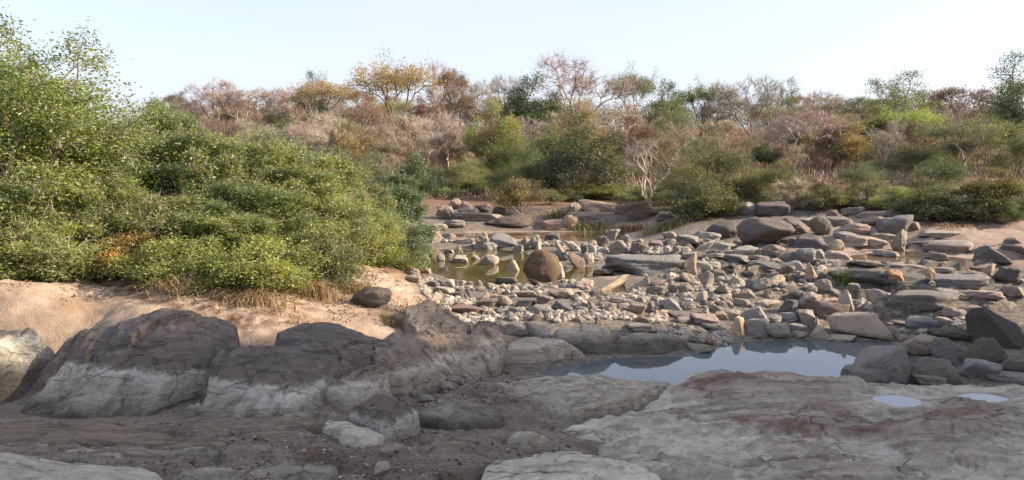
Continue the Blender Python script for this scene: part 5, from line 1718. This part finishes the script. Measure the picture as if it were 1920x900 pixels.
for x, y, h, w in [(19, 7.6, 11, 6.5), (25, 6.9, 12, 7), (18, 3.5, 11, 8), (24, 4, 12, 8), (31, 5.8, 13, 7), (31, 3.5, 12, 8), (38, 5.3, 15, 7.5), (38, 2, 13, 9), (26, 5.0, 14, 7), (32, 4.8, 16, 7), (35, 5.0, 15, 7), (44, 5.0, 16, 8), (44, 2, 15, 10),
                   (15.5, 11.6, 5.5, 4.4), (19.5, 11.4, 6.2, 4.5), (16.5, 12.8, 5.8, 3), (20, 12.7, 7.2, 3.2), (23.5, 12.6, 8, 3.2), (14.5, 8.6, 7.5, 6), (13.5, 5, 8, 6), (24, 11, 7, 4.5), (21, 5, 10, 7), (19, 0, 10, 7)]:
    bank_tree(x, y, h, w)


# ------------------------------------------------------------------ grasses
MGS = {"straw": blade_mat("straw_blade", (.42, .31, .17), (.27, .18, .09)), "green": blade_mat("green_blade", (.12, .17, .04), (.20, .21, .06)),
       "olive": blade_mat("olive_blade", (.26, .22, .09), (.17, .16, .06)), "rust": blade_mat("rust_blade", (.30, .15, .06), (.20, .11, .05))}


def blades(roots, ln, wd, r, spread=.5, droop=.5):
    n = len(roots)
    a = r.uniform(0, 6.3, n)
    d = np.stack([np.cos(a), np.sin(a), 0 * a], 1)
    s = np.stack([-np.sin(a), np.cos(a), 0 * a], 1)
    L = (ln * r.uniform(.5, 1.25, n))[:, None]
    sp = (spread * r.uniform(.2, 1.2, n))[:, None]
    w = wd * r.uniform(.6, 1.3, n)[:, None]
    up = np.array([0, 0, 1.0])
    m = roots + (d * sp * .45 + up * .62) * L
    t = roots + (d * sp * (1 + droop) + up * (1 - droop * .55 * sp)) * L
    V = np.stack([roots - s * w, roots + s * w, m + s * w * .8, m - s * w * .8, t], 1).reshape(-1, 3)
    k = (np.arange(n) * 5)[:, None]
    return V, [k + np.array([[0, 1, 2, 3]]), k + np.array([[3, 2, 4]])], np.repeat(r.rand(n), 5)


def tuft(u, v, wpx, hpx, n, key, label, seed, spread=.6, droop=.6, drop=0.0):
    r = np.random.RandomState(seed)
    p = hit(u, v)
    R = wpx * p[1] / F / 2
    H = hpx * p[1] / F
    q = r.normal(size=(n, 2)) * R * .42
    pts = np.stack([p[0] + q[:, 0], p[1] + R * .4 + q[:, 1] * .7, 0 * q[:, 0]], 1)
    pts[:, 2] = gza(pts[:, 0], pts[:, 1]) - .02
    V, fs, t = blades(pts - p, H, .0055 * max(1, p[1] / 14), r, spread, droop)
    o = link("grass_tuft", mesh_np("grass_tuft", V, fs, False, {"tint": t}, [MGS[key]]), None, p)
    return tag(o, label, "grass", None, "stuff" if wpx > 85 and hpx < 25 else None)


tuft(190, 512, 110, 72, 700, "straw", "dry straw coloured grass clump hanging at the edge of the left sand bank", 1, .9, .9)
tuft(1592, 538, 44, 26, 260, "green", "bright green grass tuft in front of the long dark rock shelf", 2)
tuft(1110, 436, 110, 16, 500, "olive", "low strip of olive grass on the far bank", 3)
tuft(1180, 436, 60, 20, 400, "straw", "yellow grass tuft hanging over the far bank", 4, .8, .8)
tuft(1050, 412, 60, 18, 250, "olive", "olive grass tuft beside the reddish bush", 5)
tuft(1250, 432, 90, 18, 350, "olive", "olive grass patch left of the dark rounded boulder", 6)
tuft(735, 612, 60, 22, 180, "straw", "thin dry grass on the sand above the streaked ridge", 7, 1.0, .9)
tuft(40, 500, 110, 40, 420, "rust", "rusty dry undergrowth at the left edge of the sand", 8)
tuft(590, 560, 80, 40, 380, "straw", "straw grass at the right front corner of the thicket", 9, .9, .8)
tuft(560, 500, 70, 50, 300, "straw", "straw grass under the right part of the thicket", 10, .9, .8)
tuft(1800, 428, 120, 10, 350, "straw", "straw fringe along the pink bank", 11)
tuft(830, 575, 26, 10, 80, "green", "tiny green sprout at the foot of the sand slope", 12)
tuft(640, 545, 70, 18, 160, "straw", "thin straw on the crest of the pale sand", 13, 1, .9)

tuft(470, 575, 150, 30, 420, "straw", "straw grass fringing the low bright bush", 21, 1.0, .9)
tuft(330, 555, 120, 34, 360, "straw", "straw grass under the left front of the thicket", 22, 1.0, .9)
tuft(100, 520, 130, 34, 380, "straw", "straw grass along the left sand edge", 23, 1.0, .9)
tuft(680, 555, 110, 24, 260, "straw", "straw grass around the boulder bedded in the sand", 24, 1.0, .9)
tuft(560, 615, 100, 14, 120, "straw", "thin straw on the sand behind the low dark dome", 25, 1.2, .9)


def litter():
    r = np.random.RandomState(31)
    P = []
    poly = np.array([(-200, 560), (0, 520), (230, 535), (430, 560), (560, 560), (640, 520), (740, 520), (800, 560), (760, 610), (600, 610), (480, 600), (240, 590), (130, 610), (0, 590), (-200, 600)], float)
    while len(P) < 4200:
        u, v = r.uniform(-200, 800), r.uniform(515, 612)
        if float(sdist(poly, np.array([u]), np.array([v]))[0]) < 0: continue
        if fbm(np.array([u * .012]), np.array([v * .03]), np.array([.5]), 3)[0] < r.uniform(-.4, .3): continue
        P.append(hit_fast(u, v))
    P = np.array(P) + np.array([0, 0, .012])
    V, q, t = leaves(P, np.zeros(len(P), int), 1, .02, .062, r, .2, .35)
    o = link("litter", mesh_np("litter", V, q, False, {"tint": np.repeat(r.rand(len(P)), 4)}, [blade_mat("dead_leaf", (.30, .17, .09), (.14, .085, .05))]))
    tag(o, "brown fallen leaves and twigs scattered over the left sand bank", "litter", None, 'stuff')


litter()
